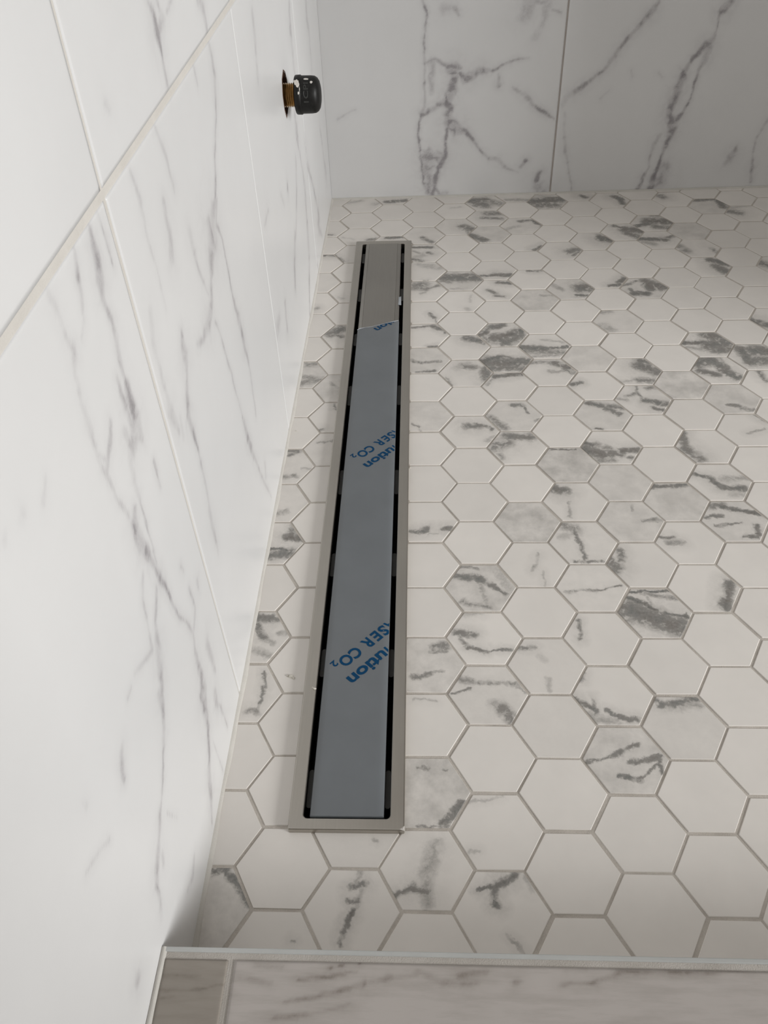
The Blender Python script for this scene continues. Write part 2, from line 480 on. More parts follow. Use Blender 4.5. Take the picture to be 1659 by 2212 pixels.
# ------------------------------------------------------------------ baked marble drawings (drawing units)
HEX = {(-3,-2):(0.35,[(2.6,23.5,9.6,27.0,5.8,0.9),(9.7,26.4,22.0,11.0,5.6,0.8),(18.0,16.2,29.0,3.8,5.5,0.8)]),
(-3,1):(0,[(5.8,-16.5,14.3,-17.1,4.9,0.5),(15.2,7.6,15.5,-14.0,3.2,0.6),(13.0,19.4,17.0,6.3,2.7,0.6)]),
(-3,2):(0.15,[(-0.9,20.5,14.4,19.1,8.9,0.8),(2.6,11.6,9.1,-1.5,6.8,0.8),(13.2,19.0,21.4,19.1,6.0,0.9),(1.6,-12.8,14.7,-18.3,6.4,0.4),(21.0,2.9,27.7,4.4,5.9,0.4),(9.1,-1.5,17.7,-7.1,5.0,0.4)]),
(-3,4):(0,[(0.7,-15.7,19.7,-13.4,12.4,0.8),(14.9,8.5,31.1,4.5,9.1,0.9),(20.3,21.4,18.3,8.5,8.4,0.8),(0.2,-8.0,18.1,-9.6,3.8,0.9)]),
(-3,5):(0.15,[(-0.2,-15.1,10.0,-12.6,6.9,0.4)]),
(-3,6):(0.2,[(1.8,25.3,11.6,27.2,10.1,0.7),(1.7,-16.9,12.4,-14.2,7.5,0.5),(3.9,17.4,10.8,23.3,5.5,0.6),(17.4,-3.9,27.2,-4.0,3.8,0.3)]),
(-3,9):(0.3,[(1.9,-17.1,23.4,-9.0,12.1,0.5),(5.8,20.0,19.8,22.0,11.7,0.5),(0.5,-3.6,16.2,-6.4,9.6,0.5)]),
(-3,12):(0,[(1.8,-14.9,5.8,-12.2,6.5,0.4)]),
(-3,13):(0.1,[]),
(-3,14):(0,[(2.1,25.6,17.7,25.1,10.1,0.8)]),
(-3,16):(0,[(1.6,-18.5,8.3,-20.3,3.5,0.6)]),
(-2,-2):(0,[(11.2,8.3,12.8,7.6,1.4,0.4)]),
(-2,7):(0.15,[(-15.9,10.1,-1.0,14.0,3.1,0.4)]),
(-2,8):(0,[(-18.8,-25.3,-14.0,-21.1,5.7,0.5),(-6.2,29.2,-2.4,13.4,2.7,0.5),(-5.2,15.2,-1.4,17.8,2.5,0.5)]),
(-2,9):(0.35,[(-11.7,10.5,-2.5,-1.6,5.1,0.4)]),
(-2,11):(0,[(-19.1,6.8,-6.3,18.1,15.8,0.7),(-12.2,4.0,-5.0,-1.2,6.3,0.6)]),
(-2,13):(0,[(-15.9,-12.9,-11.5,-14.5,5.4,0.3)]),
(-2,15):(0,[(-28.9,-3.6,-16.1,-20.7,5.4,0.5)]),
(-2,16):(0,[(15.6,-10.9,28.2,-7.8,8.8,0.6),(-21.7,-2.3,-5.4,-6.5,5.2,0.2)]),
(-2,18):(0,[(18.6,3.2,27.9,6.8,9.9,0.3),(-21.1,9.1,-2.6,16.5,8.0,0.3)]),
(-1,-2):(0,[(0.6,-0.1,-3.0,-9.2,3.7,0.9),(-2.4,14.3,8.1,17.7,3.8,0.6),(-4.0,-9.3,-5.3,-21.5,3.6,0.6),(-3.0,6.5,3.4,5.5,3.1,0.6),(4.5,25.2,1.7,16.5,4.3,0.4),(7.1,16.6,1.7,-1.1,4.3,0.3)]),
(-1,-1):(0.1,[(12.2,-7.5,14.5,-7.7,1.6,0.4)]),
(-1,15):(0,[(-5.9,21.5,17.2,22.4,6.5,0.8)]),
(-1,18):(0,[(-9.6,-16.5,17.8,-12.8,10.3,0.8)]),
(0,-1):(0,[(6.3,14.5,-0.4,-5.4,9.7,0.4),(-8.9,-12.0,-0.4,-13.9,5.3,0.7),(-18.8,-17.4,-8.9,-12.0,5.2,0.7),(-0.4,-6.5,0.6,-22.2,8.4,0.4)]),
(0,0):(0.5,[(11.8,-21.0,25.0,-8.6,7.2,0.8),(-5.3,19.0,2.1,18.2,4.1,0.5),(12.5,17.6,14.8,17.1,3.3,0.6),(-6.6,-25.0,14.5,-24.7,1.2,0.5)]),
(0,1):(0,[(-9.9,22.1,7.9,19.8,1.9,0.3)]),
(0,2):(0.35,[(6.4,16.4,17.5,19.3,8.2,0.6),(-10.0,-12.0,2.9,-9.3,5.2,0.6),(3.0,12.2,15.2,13.7,4.1,0.5),(2.9,-9.3,11.5,-6.6,2.6,0.4)]),
(0,5):(0,[(-6.8,-13.2,2.1,-9.2,6.1,0.8),(16.6,-9.3,23.3,-9.3,5.6,0.8),(-13.0,-14.0,-6.9,-12.4,3.9,0.6),(2.1,-15.6,12.1,-15.7,2.4,0.3)]),
(0,8):(0.25,[(-13.8,-13.8,-4.8,-19.2,2.9,0.5),(-4.8,-19.2,-4.1,-26.6,1.5,0.4)]),
(0,10):(0.25,[(-7.7,-23.2,10.4,-21.8,5.0,0.7),(-14.9,-0.1,-3.3,-5.0,5.5,0.6),(-3.3,-5.0,18.5,-3.1,4.6,0.5)]),
(0,11):(0,[(10.3,20.8,24.9,8.6,6.5,0.8),(5.9,-25.9,15.7,-23.7,4.3,0.8),(-14.1,17.8,10.3,21.1,5.2,0.6)]),
(0,12):(0,[(6.4,-2.8,13.2,-13.7,4.6,0.6),(13.2,-13.7,15.1,-25.7,2.1,0.4)]),
(0,13):(0,[(-7.7,14.9,-1.8,17.7,19.5,0.6),(-14.9,9.1,2.5,5.6,11.7,0.5),(2.5,5.6,18.5,14.1,6.8,0.6),(-3.3,-5.9,1.0,-3.1,5.2,0.4)]),
(0,14):(0,[(-0.3,13.3,22.2,7.7,9.4,0.3),(-7.8,19.9,14.8,14.3,7.9,0.3),(-0.3,-24.2,5.5,-24.4,3.0,0.4)]),
(0,15):(0,[(-14.2,17.9,12.3,17.9,6.9,0.8),(-15.5,-17.5,-3.3,-24.5,7.3,0.7),(6.0,1.8,10.6,-1.8,7.1,0.7),(-10.9,-14.3,-0.2,-4.7,13.5,0.3),(-14.1,5.9,-6.4,-1.1,5.4,0.4)]),
(0,16):(0.15,[(-1.7,-6.8,10.9,-21.4,9.1,0.6),(8.0,18.2,24.1,17.5,22.0,0.1)]),
(1,-2):(0,[(-3.9,15.4,-3.2,6.2,5.3,0.8),(-2.4,18.0,10.0,23.6,5.2,0.8),(-13.2,15.9,-2.5,16.7,3.3,0.8),(15.9,22.4,18.6,15.1,3.5,0.3),(3.2,-13.8,11.3,-22.1,1.6,0.4)]),
(1,-1):(0,[(-18.8,-14.2,-13.4,-14.8,2.6,0.3),(-18.9,20.0,4.5,25.3,2.3,0.3)]),
(1,1):(0.2,[(9.2,-12.9,17.1,-22.0,10.6,0.6),(4.8,-9.2,12.2,-14.7,11.0,0.4),(-20.5,15.7,-13.3,11.8,7.7,0.5),(-13.3,10.8,20.4,10.1,3.9,0.5),(-27.4,0.4,-13.6,4.9,2.8,0.6),(22.0,9.7,28.5,1.4,2.7,0.4)]),
(1,2):(0,[(-23.3,5.3,-8.0,3.2,6.5,0.7),(-13.6,-9.7,1.3,-12.7,4.2,0.7),(-20.0,1.0,-13.6,-9.7,4.7,0.5),(1.3,-12.7,22.9,-12.6,2.5,0.6),(-15.0,22.7,-1.8,25.0,4.5,0.3)]),
(1,3):(0.4,[(-18.8,12.9,0.2,10.5,8.7,0.8),(0.2,10.5,13.9,-0.5,6.9,0.7),(13.9,-0.5,20.5,-7.6,5.4,0.7),(16.2,20.4,23.7,-0.5,11.8,0.3),(-16.2,-15.9,5.5,-21.7,6.9,0.5),(-0.2,4.3,4.0,-17.0,5.5,0.4),(-14.8,23.7,-1.1,21.7,3.8,0.5)]),
(1,7):(0,[(-3.1,9.5,8.4,9.4,11.0,0.7),(8.5,12.5,22.4,4.5,5.9,0.7),(16.5,-15.4,26.4,-7.0,6.3,0.3)]),
(1,9):(0,[(21.8,7.5,24.6,-14.6,12.8,0.7),(-2.9,13.6,9.5,11.4,11.2,0.6),(-9.6,9.8,3.4,18.7,9.9,0.3),(-21.4,-9.1,-16.3,-23.6,3.1,0.4)]),
(1,10):(0,[(3.6,19.6,20.6,11.9,11.7,0.8),(3.1,22.3,18.6,14.5,9.4,0.7)]),
(1,12):(0,[(7.0,-18.8,8.3,-21.6,7.0,0.3),(13.4,16.3,11.2,-3.6,3.6,0.2)]),
(1,13):(0.3,[(-19.1,8.0,24.9,8.1,22.0,0.8),(-26.6,-0.9,-10.6,-4.5,8.9,0.5),(-11.1,-22.4,3.3,-22.8,5.9,0.3)]),
(1,16):(0.12,[(10.1,0.0,23.0,-9.7,15.7,0.7),(12.9,-3.6,22.2,-11.3,10.8,0.7),(16.0,-7.4,17.0,-22.0,5.7,0.5)]),
(1,17):(0,[(-4.6,10.5,8.9,13.9,4.7,0.2)]),
(2,1):(0.1,[]),
(2,2):(0.1,[(-18.7,16.5,-8.6,17.6,5.2,0.6),(-0.2,-12.8,-0.5,-22.5,4.0,0.3),(-4.4,9.3,-1.5,5.2,5.7,0.2)]),
(2,4):(0,[(5.9,12.5,-0.7,-7.8,3.7,0.4),(7.5,-7.8,7.5,-25.0,2.2,0.3)]),
(2,5):(0.5,[]),
(2,7):(0,[(-24.3,2.5,-10.0,8.3,16.7,0.6),(-9.2,18.9,14.9,16.5,12.3,0.7),(-21.7,-0.5,-7.8,12.8,7.2,0.5),(-18.6,-9.3,-16.4,-16.6,6.1,0.5)]),
(2,8):(0.2,[(-19.0,-11.5,-11.0,-20.5,10.6,0.5),(-27.8,1.5,-18.8,-8.3,8.1,0.5),(-0.3,19.2,12.2,17.4,6.7,0.6),(21.4,-8.9,27.4,-5.7,4.3,0.5),(12.2,17.4,15.1,5.8,3.2,0.6)]),
(2,9):(0,[(-14.5,19.5,14.4,23.7,7.2,0.8),(-17.9,15.2,-24.7,2.4,3.5,0.4)]),
(2,10):(0,[(-25.2,-4.4,22.5,-9.2,22.0,0.8),(-27.2,-4.0,-23.7,-8.7,10.8,0.8),(-26.2,-2.5,-6.9,4.0,9.1,0.9),(-16.6,-17.8,16.4,-19.6,11.2,0.7),(-6.9,4.0,24.0,-3.5,9.5,0.8)]),
(2,11):(0,[(-8.3,-7.3,1.9,-15.7,21.5,0.8),(2.8,-3.5,25.5,7.6,14.9,0.9),(10.8,-11.9,20.2,-3.9,16.2,0.7),(-11.2,17.0,0.1,21.0,12.0,0.8),(-26.3,-1.3,-20.0,4.9,7.8,0.9),(-26.2,5.5,-13.6,13.6,7.3,0.6),(-24.4,-2.8,-17.5,-14.5,5.9,0.5)]),
(2,13):(0,[(2.7,19.7,18.0,18.2,7.4,0.8),(-10.4,0.5,-1.6,-9.3,7.6,0.6),(-1.9,-14.1,7.3,-16.7,7.0,0.6)]),
(2,14):(0,[(1.7,-12.7,19.6,-14.8,10.2,0.8),(-17.9,-16.1,1.7,-12.7,7.5,0.8)]),
(2,16):(0.25,[(-25.9,-1.7,-8.6,-18.8,11.7,0.8),(-23.8,-4.3,-6.3,-17.4,10.7,0.7)]),
(2,17):(0,[(0.2,15.3,20.8,17.6,15.9,0.6),(-6.0,0.9,19.4,-2.7,9.4,0.6)]),
(2,18):(0,[(-15.3,4.1,0.1,-8.8,20.4,0.7),(-23.7,8.6,0.3,12.2,16.7,0.8),(0.1,9.5,21.6,-3.6,18.3,0.5),(-17.5,-8.5,1.6,-14.7,9.7,0.5)]),
(3,0):(0.4,[(-7.6,-12.9,7.8,-15.9,4.2,0.8),(1.5,-2.1,24.4,2.4,4.0,0.7),(-9.6,2.0,9.9,11.5,3.8,0.7),(22.5,-0.2,23.4,-10.0,3.1,0.8),(-28.0,-2.4,-9.6,2.0,3.2,0.6),(8.1,-14.3,22.1,-1.8,2.1,0.6)]),
(3,1):(0,[(-28.5,-3.9,-14.3,-14.1,4.8,0.8),(-18.2,-19.6,-1.8,-23.0,9.3,0.4),(1.7,-20.3,15.2,-22.0,4.6,0.7),(-16.0,-4.8,-14.8,-17.7,4.0,0.6),(-6.4,-13.1,1.8,-19.4,3.4,0.7),(-18.8,20.3,-21.5,12.4,3.9,0.5)]),
(3,2):(0,[(-15.8,19.0,-16.8,-0.7,3.7,0.6)]),
(3,3):(0.15,[(-24.2,-5.1,3.5,-2.7,3.5,0.5),(3.5,-2.7,25.4,1.6,2.3,0.6)]),
(3,4):(0.15,[(-15.3,21.8,-4.4,17.6,11.2,0.5),(-17.1,6.7,-3.2,12.1,10.0,0.3),(-6.3,17.6,-2.0,-6.7,4.0,0.6),(-2.0,-6.7,-0.7,-23.5,3.8,0.6),(-10.7,-23.7,13.9,-23.7,3.1,0.6)]),
(3,5):(0,[(-18.4,17.9,-8.5,14.4,11.9,0.8),(-5.4,0.7,-7.4,-22.4,2.9,0.4)]),
(3,6):(0.5,[(-15.5,23.0,12.0,23.6,2.9,0.7)]),
(3,9):(0,[(7.9,18.3,24.9,5.6,10.4,0.8),(18.6,3.9,28.0,-2.5,8.7,0.6),(-18.9,19.6,8.1,20.2,7.5,0.5),(0.0,2.4,18.1,0.2,5.6,0.4)]),
(3,10):(0,[(-26.5,-1.2,-1.4,-5.7,11.9,0.8),(-23.0,-9.2,18.8,-14.0,13.8,0.5),(-1.4,-5.7,26.6,-2.4,5.8,0.8),(-14.6,-21.1,12.9,-19.7,5.8,0.4),(-1.5,14.3,23.6,7.7,6.1,0.3)]),
(3,12):(0.35,[(9.3,11.2,24.3,10.8,7.1,0.4)]),
(3,13):(0,[(-4.5,23.2,16.1,22.5,5.1,0.7)]),
(3,15):(0,[(12.5,-21.7,23.5,-13.1,7.9,0.9)]),
(3,16):(0.2,[(18.7,16.0,30.4,-0.5,9.1,0.8),(0.0,14.9,18.9,17.2,9.2,0.6),(-21.9,-11.7,-4.0,-1.5,10.4,0.3)]),
(3,18):(0,[(-13.1,-16.4,17.3,-19.2,10.2,0.4)]),
(4,-2):(0.2,[(2.1,7.5,14.4,9.5,2.0,0.8),(-12.0,5.4,2.1,7.5,1.7,0.9)]),
(4,0):(0,[(-6.6,-22.2,9.0,-20.5,1.4,0.2)]),
(4,1):(0.15,[(-13.7,18.0,2.2,20.0,6.3,0.8),(2.4,20.9,15.1,25.7,5.9,0.8),(-15.1,22.6,-6.1,17.1,6.9,0.6),(-6.1,17.1,12.8,19.2,9.0,0.4)]),
(4,3):(0,[(-22.9,4.5,16.7,-14.3,22.0,0.8),(-18.3,16.1,0.1,3.5,4.2,0.9),(-0.4,1.2,25.8,-3.7,4.2,0.9),(-6.9,21.5,19.7,15.0,6.1,0.5),(-16.3,22.4,16.3,23.9,2.8,0.9),(-2.9,15.0,-1.2,5.7,3.8,0.4)]),
(4,4):(0,[(-26.3,4.8,-21.6,-5.3,10.9,0.7),(-15.9,17.7,-16.3,4.8,6.5,0.6)]),
(4,5):(0.3,[(11.2,0.1,26.7,1.5,5.5,0.5),(3.6,21.6,4.0,12.9,3.1,0.4)]),
(4,6):(0.25,[]),
(4,7):(0,[(-25.8,-4.3,-12.1,-10.3,17.6,0.8),(-10.1,-8.9,6.0,-10.5,11.7,0.7),(10.6,-4.7,24.1,-4.8,8.8,0.8),(-25.2,6.0,-19.1,3.9,7.5,0.9),(-14.7,-21.2,0.9,-19.0,8.3,0.5),(-15.2,5.3,-1.7,-1.6,7.4,0.5),(14.9,-16.3,17.3,-17.8,5.7,0.6)]),
(4,8):(0.2,[(-12.8,20.3,9.6,14.4,8.4,0.8),(5.2,11.1,17.0,1.2,7.7,0.7),(9.7,15.4,23.4,10.9,8.4,0.6),(-11.4,-22.9,-4.1,-24.2,3.2,0.7)]),
(4,9):(0,[(-24.7,2.6,-15.1,6.4,5.8,0.8)]),
(4,10):(0.25,[]),
(4,13):(0.15,[(13.5,1.8,26.6,3.8,22.0,0.8),(6.4,-17.1,21.3,-17.5,7.0,0.8),(-21.5,12.6,-10.3,-2.3,7.6,0.4)]),
(4,15):(0,[(11.1,-4.1,27.3,4.7,14.0,0.6),(15.9,-15.2,24.6,-6.3,5.6,0.6)]),
(4,18):(0.4,[(-23.0,2.1,19.0,6.8,22.0,0.8),(-20.2,-11.4,9.9,-12.8,22.0,0.6)]),
(5,-1):(0,[(-17.5,20.3,-6.2,16.7,6.6,0.7)]),
(5,0):(0,[(-14.6,-2.0,-3.0,3.1,2.6,0.7),(-3.2,2.3,5.7,3.2,2.4,0.2)]),
(5,2):(0.4,[]),
(5,3):(0,[(22.1,4.6,12.0,-21.1,9.0,0.8)]),
(5,4):(0,[(-18.5,-0.2,-7.4,-0.2,6.6,0.5),(-27.4,6.0,-13.4,6.5,5.3,0.6)]),
(5,5):(0.35,[(-19.0,20.5,15.3,23.7,5.7,0.8)]),
(5,8):(0,[(1.5,-1.5,24.3,-8.6,8.5,0.8),(8.5,-14.9,17.3,-19.0,6.7,0.7),(10.0,22.3,15.9,22.2,7.0,0.6),(-3.5,24.2,-1.7,1.9,4.3,0.6),(-18.6,5.5,-1.8,12.1,4.6,0.5),(-26.1,1.6,-15.9,-1.3,4.1,0.4)]),
(5,9):(0,[(8.1,11.6,25.2,0.2,18.1,0.8),(8.8,21.0,17.5,18.1,13.4,0.8),(2.8,-16.8,18.4,-18.8,12.7,0.6),(-19.5,-18.9,2.7,-17.5,7.0,0.3)]),
(5,11):(0.15,[(-18.5,-10.3,-11.9,-16.8,15.1,0.4),(-15.9,21.2,-5.5,23.2,8.5,0.4)]),
(5,13):(0,[(17.9,-12.3,26.7,-1.7,9.3,0.8),(4.8,-20.6,18.1,-18.1,6.9,0.8)]),
(5,15):(0,[(16.4,7.4,28.6,4.1,17.4,0.9),(12.7,16.3,15.6,1.7,9.5,0.9)]),
(5,18):(0,[(5.7,-8.2,13.3,-13.3,9.5,0.8)]),
(6,3):(0.45,[(-25.4,5.9,-21.4,-7.5,8.1,0.5),(-21.4,-7.5,-12.2,1.5,5.0,0.4)]),
(6,5):(0.25,[(-15.0,19.7,-6.6,22.6,10.3,0.6),(-7.8,17.7,27.9,9.0,6.6,0.9),(17.7,-7.1,16.5,-18.0,4.8,0.8),(-24.5,4.1,-10.5,6.9,5.3,0.7),(2.4,-22.0,13.9,-20.7,3.9,0.8),(-17.8,-7.0,3.9,-3.0,3.9,0.6)]),
(6,6):(0,[(-1.5,-6.9,19.9,-9.7,8.1,0.8),(-8.5,6.5,-1.5,-6.9,7.1,0.8),(-23.8,11.5,-8.5,6.5,5.7,0.8),(4.6,3.7,26.9,6.2,10.4,0.4),(7.7,-17.4,17.8,-17.5,10.3,0.3)]),
(6,7):(0,[(-21.0,-2.4,-10.6,-19.8,12.7,0.7),(-19.3,21.5,-21.0,-2.4,9.4,0.7)]),
(6,9):(0.45,[]),
(6,13):(0.3,[(9.7,8.7,26.1,3.3,22.0,0.8),(4.6,18.6,7.9,-0.9,14.2,0.8),(-14.1,-13.6,0.7,-14.0,11.8,0.9),(-18.6,-0.1,-13.1,-14.6,4.9,0.7),(-24.3,7.3,-7.0,19.0,5.7,0.6)]),
(6,16):(0,[(5.0,8.3,25.9,2.7,18.0,0.8),(5.5,-3.5,18.7,-15.7,13.1,0.7),(-8.6,19.7,10.7,11.1,8.9,0.7)]),
(6,18):(0,[(8.0,13.7,17.5,4.4,11.8,0.8),(15.3,7.9,17.4,-12.3,8.1,0.8)]),
(7,6):(0.35,[]),
(7,7):(0,[(16.6,24.0,22.5,15.1,5.8,0.7),(-0.2,-6.3,18.4,1.2,3.9,0.4)]),
(7,8):(0.35,[(-7.6,-11.1,3.4,-12.9,6.8,0.6),(4.2,-16.9,16.5,-20.3,6.8,0.5)]),
(7,9):(0,[(-21.7,14.1,-1.6,21.2,19.8,0.8),(-1.6,21.2,5.8,2.4,14.5,0.8),(4.9,-1.2,16.5,-14.0,13.7,0.8),(-21.1,-0.7,-4.9,-8.3,11.2,0.8)]),
(7,10):(0,[(-0.3,-1.9,19.4,1.6,22.0,0.8),(5.3,21.2,14.1,13.7,19.7,0.8),(5.1,-13.8,20.6,-10.3,14.3,0.7),(-26.2,3.8,-0.9,4.0,7.1,0.9),(-25.1,-5.3,-8.4,-9.6,8.1,0.4)]),
(7,15):(0,[(-27.9,5.5,7.8,0.6,11.6,0.8),(8.5,4.0,21.2,10.5,8.5,0.6),(-26.0,-4.9,-9.6,-11.2,11.4,0.4)]),
(7,16):(0,[(-3.5,5.8,26.3,4.5,22.0,0.8),(-21.6,-7.5,-5.0,-2.1,10.9,0.8),(1.0,-11.5,20.8,-15.3,12.2,0.6),(5.2,23.4,19.0,26.5,8.8,0.5)]),
(8,8):(0,[(-23.6,17.1,-15.0,10.4,22.0,0.9)]),
(8,9):(0,[(-4.5,23.3,-1.2,7.1,7.7,0.6)]),
(8,10):(0,[(1.5,12.3,16.9,11.9,22.0,0.8),(-4.3,-8.6,10.8,-8.9,18.8,0.7),(-11.8,16.4,-8.9,-10.4,14.9,0.8)]),
(8,14):(0,[(11.4,1.6,19.3,-14.0,16.0,0.7),(7.2,18.4,28.1,6.2,13.1,0.8),(9.2,21.5,21.2,-11.5,7.4,0.5)]),
(8,15):(0.15,[(-25.6,7.9,-17.0,-9.0,14.6,0.5),(16.6,-2.0,23.3,-14.8,8.5,0.5)]),
(8,16):(0.3,[]),
(8,18):(0,[(-15.4,13.0,-12.3,8.1,13.1,0.6)]),
(9,11):(0,[(-29.4,-0.7,-13.5,-13.0,12.8,0.8)]),
(9,17):(0.25,[(-17.7,24.4,18.7,29.3,15.9,0.8),(18.1,26.6,21.1,-3.8,13.9,0.8)]),
(10,14):(0,[(-22.6,9.9,-16.6,1.9,16.3,0.7)]),
(10,17):(0,[(-24.0,9.1,-10.0,2.1,16.1,0.6),(-22.0,16.6,13.4,29.8,11.0,0.3)])}
